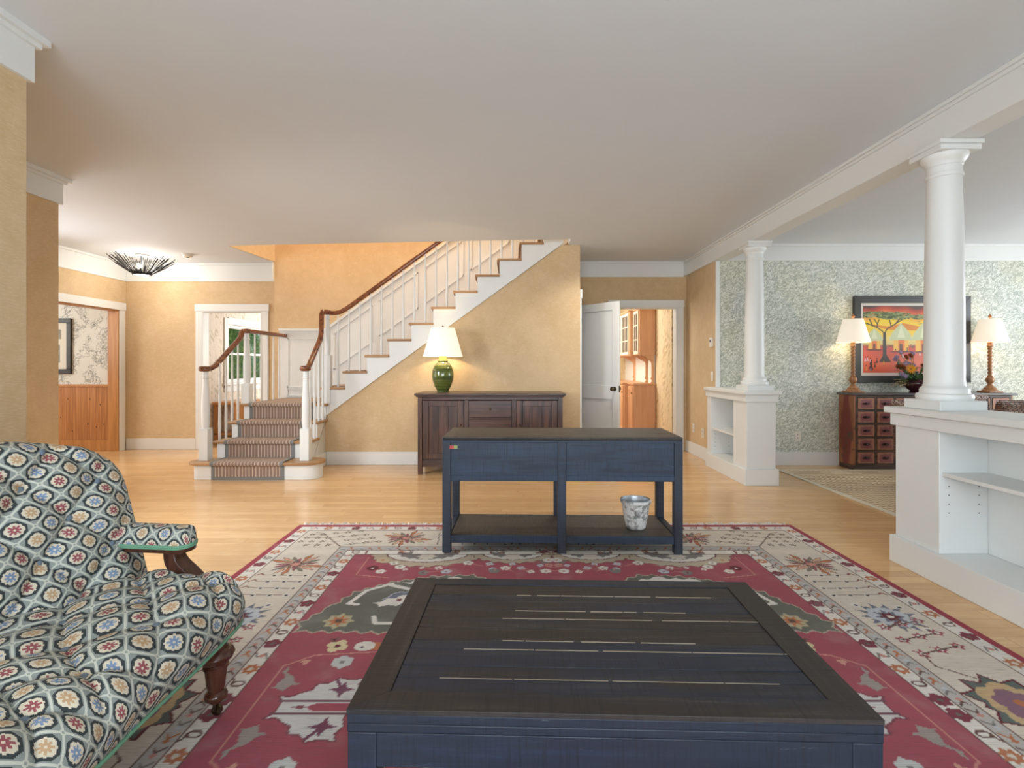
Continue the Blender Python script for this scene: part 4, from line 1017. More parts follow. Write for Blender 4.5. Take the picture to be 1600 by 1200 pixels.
for i in range(4):                      # lattice of pins between the palmettes
    y = HL-.95-.085*i; c_ = LIN; rw.line([(YB-.13, y), (YB+.12, y+.01)], .003, c_)
    for j in range(3): x = YB-.13+.09*j; rw.disc(x, y, .016, CREAM); rw.disc(x, y, .010, lin(45, 35, 35))
    rw.line([(YB+.12, y+.01), (YB+.14, y+.03), (YB+.16, y+.005)], .005, lin(130, 80, 70))
for i in range(3):
    for j in range(3):
        x, y = YB-.10+.10*j, .34+.11*i+.03*j; bud(x, y, RED, 1.0); 
        if j: rw.line([(x, y), (x-.10, y-.03)], .0045, LIN)
rw.line([(YB+.1, .56), (YB+.02, .62), (YB-.05, .58)], .004, LIN); rw.line([(YB-.1, .34), (YB-.12, .25), (YB-.03, .17)], .004, LIN)
YT = HL-.30
mot(HW-.88, YT, 0); mot(.22, YT, 1)
for i in range(5):
    x = HW-1.12-.085*i; rw.line([(x, YT-.11), (x+.02, YT+.12)], .003, LIN)
    for j in range(3): y = YT-.12+.09*j; rw.disc(x, y, .013, CREAM); rw.disc(x, y, .008, lin(45, 35, 35))
rw.line([(HW-.47, HL-.47), (HW-.26, HL-.20), (HW-.2, HL-.18)], .004, LIN)   # corner branch
for i in range(4):
    t_ = i/3; bx0, by0 = HW-.45+.19*t_, HL-.45+.22*t_
    for s_ in range(1, 4): bud(bx0+.0+.075*s_*(1 if bx0+.075*s_ < HW-.15 else 0), by0+.01, lin(110, 92, 72), .8); bud(bx0-.085*s_, by0+.02*s_+.02, lin(110, 92, 72), .8)
    rw.line([(bx0-.25, by0+.08), (bx0, by0)], .003, lin(110, 92, 72)); rw.line([(bx0, by0+.01), (min(bx0+.2, HW-.16), by0+.01)], .003, lin(110, 92, 72))
# field
def small(x, y, r_, c_, cc, n=5): rw.flower(x, y, r_, c_, cc, n)
fx, fy = HW-.62, HL-.62
rw.line([(fx-.08, .0), (fx-.08, .25), (fx-.18, .33), (fx-.5, .36)], .004, PNK); rw.line([(fx-.10, fy-.05), (fx-.10, 1.16), (fx-.3, 1.12)], .004, PNK)
G = [(fx-.02, .52), (fx+.0, .60), (fx-.10, .78), (fx-.16, .93), (fx-.33, 1.06), (fx-.55, 1.14), (fx-.78, 1.16), (fx-.98, 1.02), (fx-1.02, .78), (fx-.90, .55), (fx-.55, .50), (fx-.25, .52)]
rw.poly(G, GRN, lin(170, 160, 140), .004, .012)
rw.poly([(fx-.40, .94), (fx-.33, .84), (fx-.50, .76), (fx-.52, .68), (fx-.78, .62), (fx-.90, .78), (fx-.80, .94)], BLU, LB, .003, .008)
rw.poly([(fx-.30, .80), (fx-.36, .85), (fx-.46, .90), (fx-.56, .90), (fx-.62, .95), (fx-.66, .90), (fx-.60, .86), (fx-.50, .83), (fx-.42, .78), (fx-.34, .77)], CREAM, None, .003, .008)
rw.star(fx-.42, .84, .025, 6, DKR, .4)
rw.line([(fx-.17, .80), (fx-.22, .79)], .012, CREAM); rw.line([(fx-.17, .80), (fx-.22, .95), (fx-.34, 1.04)], .012, CREAM); rw.line([(fx-.34, 1.02), (fx-.45, .97), (fx-.66, .96)], .016, CREAM)
rw.poly([(fx-.40, 1.05), (fx-.5, 1.10), (fx-.7, 1.12), (fx-.86, 1.06), (fx-.75, 1.02), (fx-.6, 1.04)], CREAM, None, .003, .012)
rw.line([(fx-.34, .66), (fx-.36, .60), (fx-.65, .60)], .012, CREAM); rw.line([(fx-.46, .60), (fx-.46, .64)], .010, CREAM)
rw.star(fx-.18, .62, .075, 8, lin(170, 160, 130), .75); rw.star(fx-.18, .62, .055, 7, ORG, .5); rw.disc(fx-.18, .62, .018, lin(90, 70, 60))
# end half medallions
for xc, rr in ((.80, .27), (.25, .20), (-.25, .2)):
    P = [(xc+rr*1.35*math.cos(a), fy+.03-rr*.85*math.sin(a)) for a in [math.pi*i/10 for i in range(11)]]
    rw.poly(P, lin(178, 162, 140), lin(110, 80, 70), .003, .012)
    P = [(xc+rr*1.0*math.cos(a), fy+.03-rr*.58*math.sin(a)) for a in [math.pi*i/8 for i in range(9)]]
    rw.poly(P, CREAM, DKR, .004); rw.poly([(xc+(p[0]-xc)*.72, fy+.03+(p[1]-fy-.03)*.7) for p in P], GY, None, 0, .01)
    rw.star(xc, fy-.03, .07, 8, BEI, .6)
rw.fill((ins < .62) & (ins > .615), LIN)
m_ = (ins < .61) & (ins > .54) & (rw.Y > fy) & (rw.X < fx); rw.fill(m_ & ((rw.X*10).astype(int) % 3 > 0), CREAM)
# cream centre shapes
rw.poly([(fx-.18, 0), (fx-.15, .055), (fx-.23, .075), (fx-.27, .13), (fx-.34, .165), (fx-.43, .17), (fx-.435, .02), (fx-.60, .02), (fx-.60, .13), (fx-.68, .19), (fx-.76, .30), (fx-.95, .33), (.2, .36), (0, .42), (0, 0)], lin(196, 192, 188), lin(120, 60, 70), .004, .008)
rw.poly([(fx-.63, .05), (fx-.63, .14), (fx-.70, .18), (fx-.76, .10), (fx-.70, .04)], lin(176, 132, 92), None, 0, .008)
for i in range(7): rw.line([(fx-.46-.03*i, -.01), (fx-.475-.03*i, .012)], .005, lin(110, 70, 80))
rw.line([(fx-.16, .035), (fx-.9, .03)], .004, lin(110, 70, 80)); rw.poly([(fx-.24, -.02), (fx-.30, .02), (fx-.5, .02), (fx-.5, -.02)], RED); rw.star(fx-.37, .10, .05, 4, lin(110, 60, 80), .4)
rw.line([(fx-.37, .1), (fx-.33, .16)], .007, lin(110, 60, 80)); rw.line([(fx-.56, .08), (fx-.60, .16)], .03, lin(110, 112, 122)); rw.poly([(fx-.54, .18), (fx-.57, .27), (fx-.62, .34), (fx-.63, .24), (fx-.60, .18)], CREAM, lin(110, 60, 70), .003, .006)
rw.poly([(fx-.08, .10), (fx-.12, .14), (fx-.10, .25), (fx-.15, .17), (fx-.20, .14), (fx-.15, .10)], lin(150, 140, 132), None, 0, .01)
small(fx-.25, .40, .05, lin(206, 190, 150), DKR, 4); rw.line([(fx-.36, .40), (fx-.52, .40)], .030, ORG); rw.line([(fx-.52, .40), (fx-.56, .40)], .035, CREAM); rw.line([(fx-.36, .40), (fx-.38, .40)], .035, CREAM)
for x, y in ((fx-.36, .39), (fx-.54, .39)): rw.disc(x, y, .007, lin(50, 40, 60))
rw.line([(fx-.56, .40), (fx-.9, .40)], .003, PNK); small(fx-.64, .46, .028, CREAM, PNK, 4); small(fx-.60, .31, .026, CREAM, PNK, 4); small(fx-.31, .28, .045, lin(190, 190, 186), GY, 6); small(fx-.22, .45, .022, lin(110, 80, 74), DKR, 3); small(fx-.16, .28, .02, lin(200, 150, 130), PNK, 3)
small(fx-.20, fy-.09, .045, lin(190, 170, 140), ORG, 6); small(fx-.17, fy-.22, .038, DKR, CREAM, 6); small(fx-.33, fy-.2, .034, CREAM, GY, 5); small(fx-.23, fy-.27, .032, CREAM, PNK, 5); small(fx-.28, fy-.14, .03, CREAM, GY, 4)
for i in range(34):
    x, y = rs.uniform(.02, fx-.35), rs.uniform(1.17, fy-.04); k_ = int(y/stp), int(x/stp)
    if abs(rw.I[k_][0]-RED[0]) < .01: small(x, y, rs.uniform(.018, .038), [CREAM, CREAM, LB, PNK, GY][rs.randint(5)], [DKR, ORG, GY][rs.randint(3)], rs.randint(4, 7)); rw.line([(x, y), (x+rs.uniform(-.12, .12), y+rs.uniform(-.06, .06))], .003, PNK)
q = rw.I
full = np.concatenate([q[::-1][:-1], q], 0); full = np.concatenate([full[:, ::-1][:, :-1], full], 1)
# hand-woven irregularity, abrash
ny_, nx_ = full.shape[:2]
rowv = 1+.05*np.interp(np.arange(ny_), np.linspace(0, ny_, 60), rs.randn(60))
full = np.clip(full*rowv[:, None, None], 0, 1)
rg = thing('area_rug', 'large red and beige floral oriental rug under the coffee table and console', 'rug', (cx0, cy0, 0))
ro = vgrid('woven_field', RUGM, full, -HW, HW, -HL, HL, rg, .011)
# hem (gives the rug its thickness)
hem = MB().box(-HW, HW, -HL, HL, .001, .0105).build('rug_body', plain('wool_edge', (.20, .035, .045), .95), rg)
fg = MB(); r_ = random.Random(2)
for i in range(620):
    x = -HW+.03+(2*HW-.06)*i/619+r_.uniform(-.003, .003); l = r_.uniform(.03, .075); a = r_.uniform(-.03, .03); wv = r_.uniform(.0015, .003)
    for sy in (1, -1): 
        fg.add([(x-wv, sy*HL, .004), (x+wv, sy*HL, .004), (x+a+wv, sy*(HL+l), .003), (x+a-wv, sy*(HL+l), .003), (x, sy*(HL+l*.5), r_.uniform(.009, .022))], [(0, 1, 4), (1, 2, 4), (2, 3, 4), (3, 0, 4)])
f_ = fg.build('fringe', plain('cream_fringe', (.72, .68, .62), .9), rg); f_['kind'] = 'stuff'

# ================================================================== SETTEE
se = thing('settee', 'tufted settee in diamond flower needlepoint with padded arms and turned mahogany legs', 'sofa', (-1.35, 1.2, .011))
O3 = Vector((-1.35, 1.2, .011))
def interp(P, s):
    s = max(0, min(1, s))*(len(P)-1); i = min(int(s), len(P)-2); f = s-i
    g = lambda k: Vector(P[max(0, min(len(P)-1, k))])
    a, b, c_, d = g(i-1), g(i), g(i+1), g(i+2)
    return .5*((2*b)+(c_-a)*f+(2*a-5*b+4*c_-d)*f*f+(3*b-a-3*c_+d)*f**3)
BK = [(-1.425, 1.99), (-1.50, 1.79), (-1.57, 1.58), (-1.61, 1.35), (-1.62, 1.2), (-1.61, 1.05), (-1.57, .82), (-1.50, .61), (-1.425, .41)]
FT = [(-1.00, 1.90), (-.985, 1.84), (-.975, 1.60), (-.975, 1.35), (-.97, 1.2), (-.975, 1.05), (-.975, .8), (-.985, .56), (-1.00, .50)]
LEN = 1.66
def tuft(s, t, p=.205, q=.125, H=.030, ph=(0, 0)):
    a = (s+ph[0])/p+(t+ph[1])/(2*q); b = (s+ph[0])/p-(t+ph[1])/(2*q)
    da = abs(math.sin(math.pi*a)); db = abs(math.sin(math.pi*b))
    return H*(da*db)**.38*(1 if True else 0)
def pt(x, y, z): return (x-O3.x, y-O3.y, z-O3.z)
def squ(u, v, k=.36):
    return u*math.sqrt(max(0, 1-k*abs(v)**4)), v*math.sqrt(max(0, 1-k*abs(u)**5))
BH = (.07, .03)
def back_pt(u_, v_, dep=True, extra=0.0):
    u, v = 2*u_-1, 2*v_-1
    su, sv = squ(u, v, .30 if v > 0 else .02)
    if v < 0: sv = v
    s = (su+1)/2; b = interp(BK, s); d = (interp(BK, min(1, s+.02))-interp(BK, max(0, s-.02))).normalized(); nrm = Vector((-d.y, d.x))
    if nrm.x < 0: nrm = -nrm
    top = .925+.05*math.sin(math.pi*s)**1.0; z0 = .34; z = z0+(top-z0)*(sv+1)/2; lean = -.235*((z-.36)/.6)
    S_, T_ = s*LEN, (z-z0)*1.07
    m = max(abs(u), v if v > 0 else 0); e = math.sqrt(max(0, 1-m**7)); w_ = min(1, (1-m)*7)
    dpt = .02+(.075+tuft(S_, T_, H=.044, ph=BH)*w_)*e if dep else -.03
    dpt += extra
    x = b.x+nrm.x*dpt+lean*nrm.x; y = b.y+nrm.y*dpt+lean*nrm.y
    return pt(x, y, z+dpt*.30*(1 if dep else 0)+.02)
NU, NV = 230, 110
def uvb(u_, v_):
    u, v = 2*u_-1, 2*v_-1; su, sv = squ(u, v, .30 if v > 0 else .02)
    if v < 0: sv = v
    return ((su+1)/2*LEN+.011, (sv+1)/2*.66+.02)
MB().grid(lambda u, v: back_pt(u, v), NU, NV, uvb).build('backrest', FAB, se, smooth=180)
MB().grid(lambda u, v: back_pt(u, v, False), 60, 40, uvb).build('back_cover', FAB, se, smooth=180)
mp = MB()
edge = [back_pt(0, v/20) for v in range(21)]+[back_pt(u/60, 1) for u in range(61)]+[back_pt(1, 1-v/20) for v in range(21)]
edge2 = [back_pt(0, v/20, False) for v in range(21)]+[back_pt(u/60, 1, False) for u in range(61)]+[back_pt(1, 1-v/20, False) for v in range(21)]
n = len(edge); es = MB(); es.add(edge+edge2, [(i, i+1, n+i+1, n+i) for i in range(n-1)])
es.uv = [(i*.03, 0.0) for i in range(n)]+[(i*.03, .06) for i in range(n)]
es.build('back_border', FAB, se, smooth=180)
# seat
prof = [(0, .43), (.10, .452), (.30, .462), (.55, .462), (.78, .458), (.90, .444), (.975, .41), (1.01, .365), (1.0, .32), (.985, .288)]
pl = [0]
for a, b in zip(prof, prof[1:]): pl.append(pl[-1]+math.hypot((b[0]-a[0])*.56, b[1]-a[1]))
def seat_base(u_, v_):
    s = u_; l = v_*pl[-1]; i = max(k for k in range(len(pl)-1) if pl[k] <= l+1e-9); f = (l-pl[i])/(pl[i+1]-pl[i])
    q = interp([(a, b, 0) for a, b in prof], (i+f)/(len(prof)-1)); w_, z = q.x, q.y
    b = interp(BK, s); b = Vector((b.x-.0, b.y)); f_ = interp(FT, s); u = 2*u_-1
    x = b.x+(f_.x-b.x)*w_; y = b.y+(f_.y-b.y)*min(w_, 1)
    e = math.sqrt(max(0, 1-abs(u)**22)); y = 1.2+(y-1.2)*(1-.0*w_)
    z = .288+(z-.288)*e
    return x, y, z, l
def seat_pt(u_, v_):
    x, y, z, l = seat_base(u_, v_); s = u_*1.5
    eu = min(1, (1-abs(2*u_-1))*7); ev = min(1, (1-v_)*4)
    t = tuft(s, l, .215, .125, .036, (.02, .035))*eu*ev; roll = max(0, min(1, (l-.50)/.12))
    return pt(x+t*roll*.9, y, z+t*(1-roll)-.012*(1-roll))
MB().grid(seat_pt, 220, 120, lambda u, v: (u*1.5, v*pl[-1]+.03)).build('seat', FAB, se, smooth=180)
for i in range(-2, 14):
    for j in range(0, 6):
        if (i+j) % 2: continue
        s = .1025*i-BH[0]; t = .125*j-BH[1]
        if .04 < s < LEN-.04 and .12 < t < .60:
            u = s/LEN; v = t/1.07/.62
            if v > .93: continue
            p = back_pt(u, v, True, .0); MB().ball((0, 0, 0), .0115, 8, (.6, 1, 1)).build('button', BUTTON, se, loc=p)
        s = .1075*i-.02; t = .125*j-.035
        if .04 < s < 1.46 and .06 < t < .50:
            MB().ball((0, 0, 0), .0115, 8, (1, 1, .6)).build('button', BUTTON, se, loc=tuple(Vector(seat_pt(s/1.5, t/pl[-1]))+Vector((0, 0, .003))))
pa = [seat_pt(u/80, 1) for u in range(81)]
MB().sweep([Vector(p)+Vector((.003, 0, -.003)) for p in pa], circ(.0055, 8)).build('piping', PIPE, se, smooth=80)
# frame below the seat
P = [(x-.06-O3.x, y-O3.y) for x, y in [tuple(interp(FT, k/10)) for k in range(11)]]+[(x+.02-O3.x, y-O3.y) for x, y in [tuple(interp(BK, 1-k/10)) for k in range(11)]]
MB().prism([(x, y*.965) for x, y in P], .268-.011, .30-.011).build('seat_frame', LEGW, se)
# arms
def arm(sy, yc):
    g = 1 if sy > 0 else -1
    HL_, HWd = .178, .053
    def pad(u_, v_):
        u, v = 2*u_-1, 2*v_-1; x = HL_*math.sin(u*math.pi/2*.999); k = max(0, (abs(x)-(HL_-HWd*.9))/(HWd*.9)); b = HWd*math.sqrt(max(.0, 1-k*k)); y = math.sin(v*math.pi/2)
        m = max(abs(y), k); e = (max(0, 1-m**3.2))**.5
        return pt(-1.362+x, yc+g*.02-g*(x/HL_+1)*.02+b*y, .572+.063*e)
    gp = MB().grid(pad, 70, 40); A_ = np.array(gp.v).reshape(40, 70, 3)
    U_ = np.concatenate([[0], np.cumsum(np.linalg.norm(np.diff(A_[20], axis=0), axis=1))]); V_ = np.cumsum(np.concatenate([np.zeros((1, 70)), np.linalg.norm(np.diff(A_, axis=0), axis=2)]), 0)
    V_ = V_-V_[20]+.5
    gp.uv = [(float(U_[i]), float(V_[j][i])) for j in range(40) for i in range(70)]
    gp.build('arm_pad', FAB, se, smooth=180)
    out = [Vector(pad(k/30, 0)) for k in range(31)]+[Vector(pad(1, k/8)) for k in range(1, 9)]+[Vector(pad(1-k/30, 1)) for k in range(1, 31)]
    MB().sweep([p+Vector((0, 0, .0)) for p in out], circ(.005, 8)).build('arm_piping', PIPE, se, smooth=80)
    MB().sweep([p+Vector((0, 0, -.007)) for p in out], circ(.0045, 8)).build('arm_piping', PIPE, se, smooth=80)
    MB().prism([(p.x, p.y) for p in out], .548-.011, .568-.011).build('arm_rail', LEGW, se, bev=.004)
    y = yc-g*.01
    path = [(-1.262, .56), (-1.263, .535), (-1.256, .505), (-1.237, .478), (-1.212, .455), (-1.188, .43), (-1.172, .40), (-1.170, .36), (-1.172, .32)]
    path = [interp([(a, b, 0) for a, b in path], i/24) for i in range(25)]
    hwid = lambda t: .030+.006*math.sin(math.pi*t)
    def sc_(t):
        w_ = .031+.008*math.sin(math.pi*t*1.0); return [(-w_*.9, -.022), (-w_*.35, -.027), (-w_*.12, -.022), (w_*.12, -.022), (w_*.35, -.027), (w_*.9, -.022), (w_, 0), (w_*.9, .022), (-w_*.9, .022), (-w_, 0)]
    MB().sweep([pt(q.x, y, q.y) for q in path], lambda t: [(b, a) for a, b in sc_(t)][::-1], up=(0, 1, 0)).build('arm_support', LEGW, se, bev=.003, smooth=50)
arm(1, 1.925); arm(-1, .475)
def tleg(x, y):
    pr = [(.012, .056), (.020, .058), (.024, .066), (.035, .072), (.037, .082), (.033, .092), (.024, .098), (.026, .103), (.029, .112), (.035, .17), (.036, .177), (.041, .180), (.041, .187), (.036, .191),
          (.039, .197), (.054, .210), (.060, .225), (.053, .241), (.037, .250), (.034, .262), (.039, .270), (.041, .29), (.036, .31)]
    l = MB().lathe([(r, z-.011) for r, z in pr], 32).build('leg', LEGW, se, loc=(x-O3.x, y-O3.y, 0), smooth=40)
    M = Matrix.Translation((.004, 0, .0185)) @ Matrix.Rotation(R(90), 4, 'X') @ Matrix.Rotation(0, 4, 'Z')
    MB().lathe([(.006, -.007), (.0175, -.006), (.018, 0), (.0175, .006), (.006, .007)], 20, M).build('caster_wheel', BRASS, l)
    MB().box(-.006, .006, -.011, -.008, .018, .052).box(-.006, .006, .008, .011, .018, .052).box(-.008, .008, -.011, .011, .046, .052).build('caster_fork', BRASS, l, bev=.001)
for x, y in ((-1.035, 1.79), (-1.035, .61), (-1.50, 1.80), (-1.50, .60)): tleg(x, y)

# ================================================================== CLOSET DOOR
hinge = Vector((.885, 7.07, 0)); ang = math.atan2(6.50-7.07, 1.36-.885); WD = .745
m = MB(); s_ = .10; f0, f1 = -.018, .018
m.box(.0, s_, f0, f1, .01, 2.055).box(WD-s_, WD, f0, f1, .01, 2.055).box(s_, WD-s_, f0, f1, 1.95, 2.055).box(s_, WD-s_, f0, f1, .80, .98).box(s_, WD-s_, f0, f1, .01, .20)
m.box(s_, WD-s_, -.006, .006, .98, 1.95).box(s_, WD-s_, -.006, .006, .20, .80)
door = m.build('door_1', WHITE, None, loc=hinge, rotz=ang, bev=.003, kind='structure')
for sg in (-1, 1):
    MB().lathe([(.026, 0), (.026, .005), (.012, .008), (.011, .03), (.024, .036), (.029, .05), (.024, .064), (.008, .068)], 20, Matrix.Translation((WD-.06, sg*.018, .94)) @ Matrix.Rotation(R(-90*sg), 4, 'X')).build('door_knob', BRASS, door, smooth=50)
MB().box(WD-.001, WD+.002, -.012, .012, .90, .98).build('latch_plate', BRASS, door)

# ================================================================== PLATES, THERMOSTAT, DETECTOR
def plate(name, label, cat, loc, axis, kind):
    t = thing(name, label, cat, loc); h, w_ = (.06, .038) if kind != 't' else (.06, .035)
    def b(nm, a0, a1, z0, z1, d0, d1, mt, bv=.001):
        if axis == 'X': return MB().box(-d1, -d0, a0, a1, z0, z1).build(nm, mt, t, bev=bv)
        return MB().box(a0, a1, -d1, -d0, z0, z1).build(nm, mt, t, bev=bv)
    if kind == 't':
        b('casing', -w_, w_, -h, h, 0, .03, PLATE, .004); b('display', -w_*.6, w_*.6, .0, .035, .03, .031, DARKP, 0); b('slider', -w_*.5, w_*.5, -.04, -.03, .03, .034, PLATE)
    else:
        b('cover', -w_, w_, -h, h, 0, .006, PLATE, .002)
        if kind == 's': b('toggle', -.006, .006, -.013, .016, .006, .018, PLATE)
        else:
            for z in (-.022, .022): b('socket', -.015, .015, z-.014, z+.014, .006, .0075, PLATE); b('slots', -.006, .006, z-.004, z+.006, .0075, .0079, DARKP, 0)
plate('thermostat', 'small beige thermostat high on the tan wall before the far bookcase', 'thermostat', (2.529, 6.46, 1.53), 'X', 't')
plate('light_switch', 'cream light switch plate on the tan wall below the thermostat', 'switch', (2.529, 6.47, 1.10), 'X', 's')
plate('light_switch', 'cream switch plate on the foliage wallpaper left of the far column', 'switch', (2.875, 6.349, 1.10), 'Y', 's')
plate('wall_outlet', 'cream outlet low on the tan wall, nearer the doorway', 'outlet', (2.529, 7.12, .37), 'X', 'o')
plate('wall_outlet', 'cream outlet low on the tan wall, nearer the far bookcase', 'outlet', (2.529, 6.78, .34), 'X', 'o')
plate('wall_outlet', 'cream outlet low on the foliage wallpaper left of the apothecary chest', 'outlet', (3.54, 6.349, .36), 'Y', 'o')
sm = thing('smoke_detector', 'round white smoke detector on the ceiling right of the spiky light', 'smoke detector', (-4.37, 6.90, 2.74))
MB().lathe([(.045, -.045), (.055, -.040), (.062, -.018), (.07, -.016), (.07, 0)], 28).build('cover', PLATE, sm, smooth=40)
MB().lathe([(.018, -.049), (.020, -.044), (.01, -.043)], 16).build('sensor', DARKP, sm)

cl = thing('ceiling_light', 'black spiked sunburst semi-flush ceiling light in the hall', 'ceiling light', (-5.0, 6.92, 2.74))
MB().lathe([(.075, -.022), (.08, -.012), (.08, 0)], 28).build('canopy', PLATE, cl)
MB().lathe([(.007, -.26), (.007, -.02)], 10).build('stem', plain('pale_metal_stem', (.5, .5, .48), .4, Metallic=.5), cl)
MB().lathe([(.105, -.285), (.112, -.280), (.112, -.262), (.098, -.262), (.098, -.285), (.105, -.285)], 32, cap=False).build('ring', BLACK, cl)
MB().lathe([(.097, -.279), (.06, -.287), (.001, -.290)], 28).build('diffuser', plain('lit_glass_diffuser', (.9, .9, .9), .5, Emission_Color=(1, .95, .88, 1), Emission_Strength=2.2), cl, smooth=80)
m = MB(); r_ = random.Random(5)
for i in range(84):
    a = 2*math.pi*i/84+r_.uniform(-.02, .02); r1 = r_.uniform(.27, .39); z1 = -.265+(r1-.1)*(.62+.25*r_.random())
    m.sweep([(.10*math.cos(a), .10*math.sin(a), -.272), (r1*math.cos(a), r1*math.sin(a), z1)], circ(.0042, 6))
m.build('spiked_shade', BLACK, cl, smooth=60)
MB().ball((-.05, 0, -.16), .032, 12, (1, 1, 1.2)).build('bulb', shade_bulb, cl)
l = point('hall_lamp_light', (0.02, 0, -.13), 8, (1, .93, .84), .05); l.parent = cl
l = point('hall_lamp_light', (0.0, 0, -.33), 11, (1, .93, .84), .08); l.parent = cl

# ================================================================== THINGS SEEN THROUGH THE DOORWAYS
pf = thing('framed_picture', 'dark wood framed print with wide cream mat on the toile wallpaper', 'picture', (-6.66, 7.43, 1.52))
a, b = .28, .40
MB().box(-a, a, -.03, -.0, b-.065, b).box(-a, a, -.03, 0, -b, -b+.065).box(-a, -a+.065, -.03, 0, -b+.065, b-.065).box(a-.065, a, -.03, 0, -b+.065, b-.065).build('frame', wood('dark_picture_frame', (.012, .009, .006), (.035, .025, .016), .5), pf, bev=.005)
bx('mat_board', plain('cream_mat_board', (.74, .70, .60), .8), pf, -a+.065, a-.065, -.012, -.004, -b+.065, b-.065, 0)
MB().box(-.14, .13, -.0135, -.012, .10, .24).box(-.10, .11, -.0135, -.012, -.24, .02).build('print', plain('grey_print', (.30, .29, .25), .8), pf)

hu = thing('kitchen_hutch', 'orange wood kitchen hutch with glass-paned upper doors seen through the right doorway', 'cabinet', (2.18, 9.3, 0))
def hb(nm, x0, x1, y0, y1, z0, z1, mt=ALDER, b=.003, p=None): return MB().box(x0-2.18, x1-2.18, y0-9.3, y1-9.3, z0, z1).build(nm, mt, p or hu, bev=b)
hb('upper_cabinet', 2.10, 2.365, 8.43, 8.80, 1.413, 2.17); hb('upper_cabinet', 2.025, 2.365, 8.80, 10.6, 1.413, 2.17)
hb('lower_cabinet', 2.01, 2.365, 8.43, 8.80, .08, .92); hb('lower_cabinet', 1.93, 2.365, 8.80, 10.6, .08, .92)
hb('plinth', 2.05, 2.36, 8.47, 10.55, 0, .08)
hb('countertop', 1.98, 2.365, 8.40, 8.81, .92, .945); hb('countertop', 1.90, 2.365, 8.81, 10.62, .92, .945)
hb('cornice', 2.08, 2.365, 8.41, 8.80, 2.17, 2.19); hb('cornice', 2.0, 2.365, 8.80, 10.62, 2.17, 2.19)
t_ = T('white_beadboard'); x_, y_, z_ = t_.sep(t_.co()); BWH = t_.out(t_.mix((y_/.05).fr().lt(.12), (.82, .80, .75), (.5, .48, .43)), .4)
hb('beadboard_back', 2.345, 2.365, 8.46, 10.6, .945, 1.413, BWH, 0)
def bracket(y, xf):
    P = [(2.345, .945), (2.345, 1.413), (xf, 1.413), (xf, 1.385)]+[(xf+.02+(2.30-xf-.02)*(math.sin(t)), 1.385-(1-math.cos(t))*.14+.012*math.sin(t*6)) for t in [i*math.pi/2/10 for i in range(11)]]+[(2.30, 1.05), (2.285, 1.02), (2.31, .99), (2.285, .945)]
    MB().prism([(a-2.18, b) for a, b in P], y-9.3, y+.02-9.3, 'XZ').build('bracket', ALDER, hu)
bracket(8.44, 2.11); bracket(8.82, 2.04); bracket(9.7, 2.04)
def gdoor(y0, y1, xf, nc):
    z0, z1 = 1.43, 2.15; m_ = MB(); s_ = .045
    B = lambda a, b, c_, d, t0=.0, t1=.02: m_.box(xf-2.18-t1, xf-2.18-t0, a-9.3, b-9.3, c_, d)
    B(y0, y0+s_, z0, z1); B(y1-s_, y1, z0, z1); B(y0+s_, y1-s_, z0, z0+s_); B(y0+s_, y1-s_, z1-s_, z1)
    for i in range(1, nc): y = y0+(y1-y0)*i/nc; B(y-.008, y+.008, z0+s_, z1-s_, .004, .018)
    for i in (1, 2): z = z0+(z1-z0)*i/3; B(y0+s_, y1-s_, z-.008, z+.008, .004, .0175)
    d = m_.build('glass_door', WHITE if False else plain('pale_sash', (.78, .66, .5), .4) if 'pale_sash' not in bpy.data.materials else bpy.data.materials['pale_sash'], hu, bev=.001)
    MB().box(xf-2.18-.006, xf-2.18-.001, y0+s_-9.3, y1-s_-9.3, z0+s_, z1-s_).build('pane', PANE, d)
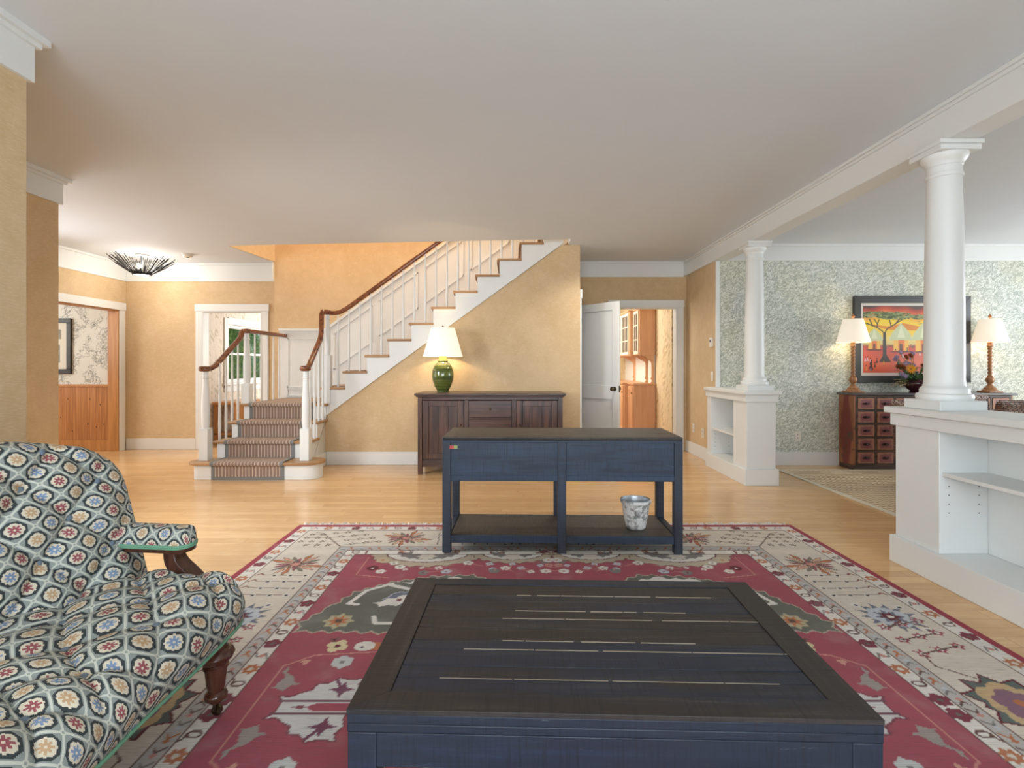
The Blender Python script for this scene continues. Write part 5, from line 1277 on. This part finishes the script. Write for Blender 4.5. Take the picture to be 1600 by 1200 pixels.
gdoor(8.46, 8.79, 2.10, 2); gdoor(8.84, 9.40, 2.025, 2); gdoor(9.41, 9.98, 2.025, 2); gdoor(9.99, 10.56, 2.025, 2)
for y0, y1, xf in ((8.46, 8.79, 2.01), (8.84, 9.40, 1.93), (9.41, 9.98, 1.93), (9.99, 10.56, 1.93)):
    m_ = MB(); s_ = .06
    for a, b, c_, d in ((y0, y0+s_, .11, .89), (y1-s_, y1, .11, .89), (y0+s_, y1-s_, .11, .11+s_), (y0+s_, y1-s_, .89-s_, .89)): m_.box(xf-2.18-.02, xf-2.18, a-9.3, b-9.3, c_, d)
    m_.box(xf-2.18-.008, xf-2.18, y0+s_-9.3, y1-s_-9.3, .11+s_, .89-s_); d = m_.build('cabinet_door', ALDER, hu, bev=.002)
    MB().ball((xf-2.18-.03, y0+.03-9.3, .78), .012, 8).build('knob', BRASS, d)

bc = thing('wooden_bench', 'orange wooden bench seen between the balusters through the left doorway', 'bench', (-4.55, 8.5, 0))
bx('seat_board', PINE, bc, -.17, .19, -.45, .45, .62, .66, .004); bx('front_panel', PINE, bc, .145, .165, -.42, .42, .30, .62); bx('lower_shelf', PINE, bc, -.15, .15, -.42, .42, .14, .17)
for sx in (-.13, .15):
    for sy in (-.40, .40): bx('leg', PINE, bc, sx-.02, sx+.02, sy-.02, sy+.02, 0, .62, .002)
ac = thing('slipcovered_chair', 'blue and white patterned high-back chair partly visible through the left doorway', 'chair', (-3.98, 9.15, 0), R(20))
t_ = T('blue_pattern_fabric'); v_ = t_.co(); n_ = t_.noise(v_, 22, 3, .6, 1.0); BFAB = t_.out(t_.mix(t_.st(n_, .45, .55), (.05, .06, .20), (.50, .50, .60)), .9)
MB().prism([(-.30, .3), (.30, .3), (.31, .9), (.24, 1.15), (.1, 1.22), (-.1, 1.22), (-.24, 1.15), (-.31, .9)], -.28, -.18, 'XZ').build('backrest', BFAB, ac, bev=.03, seg=3)
bx('seat', BFAB, ac, -.30, .30, -.18, .30, .26, .46, .03)
for sx in (-.25, .25):
    for sy in (-.24, .25): bx('leg', WALNUT, ac, sx-.02, sx+.02, sy-.02, sy+.02, 0, .27, .002)
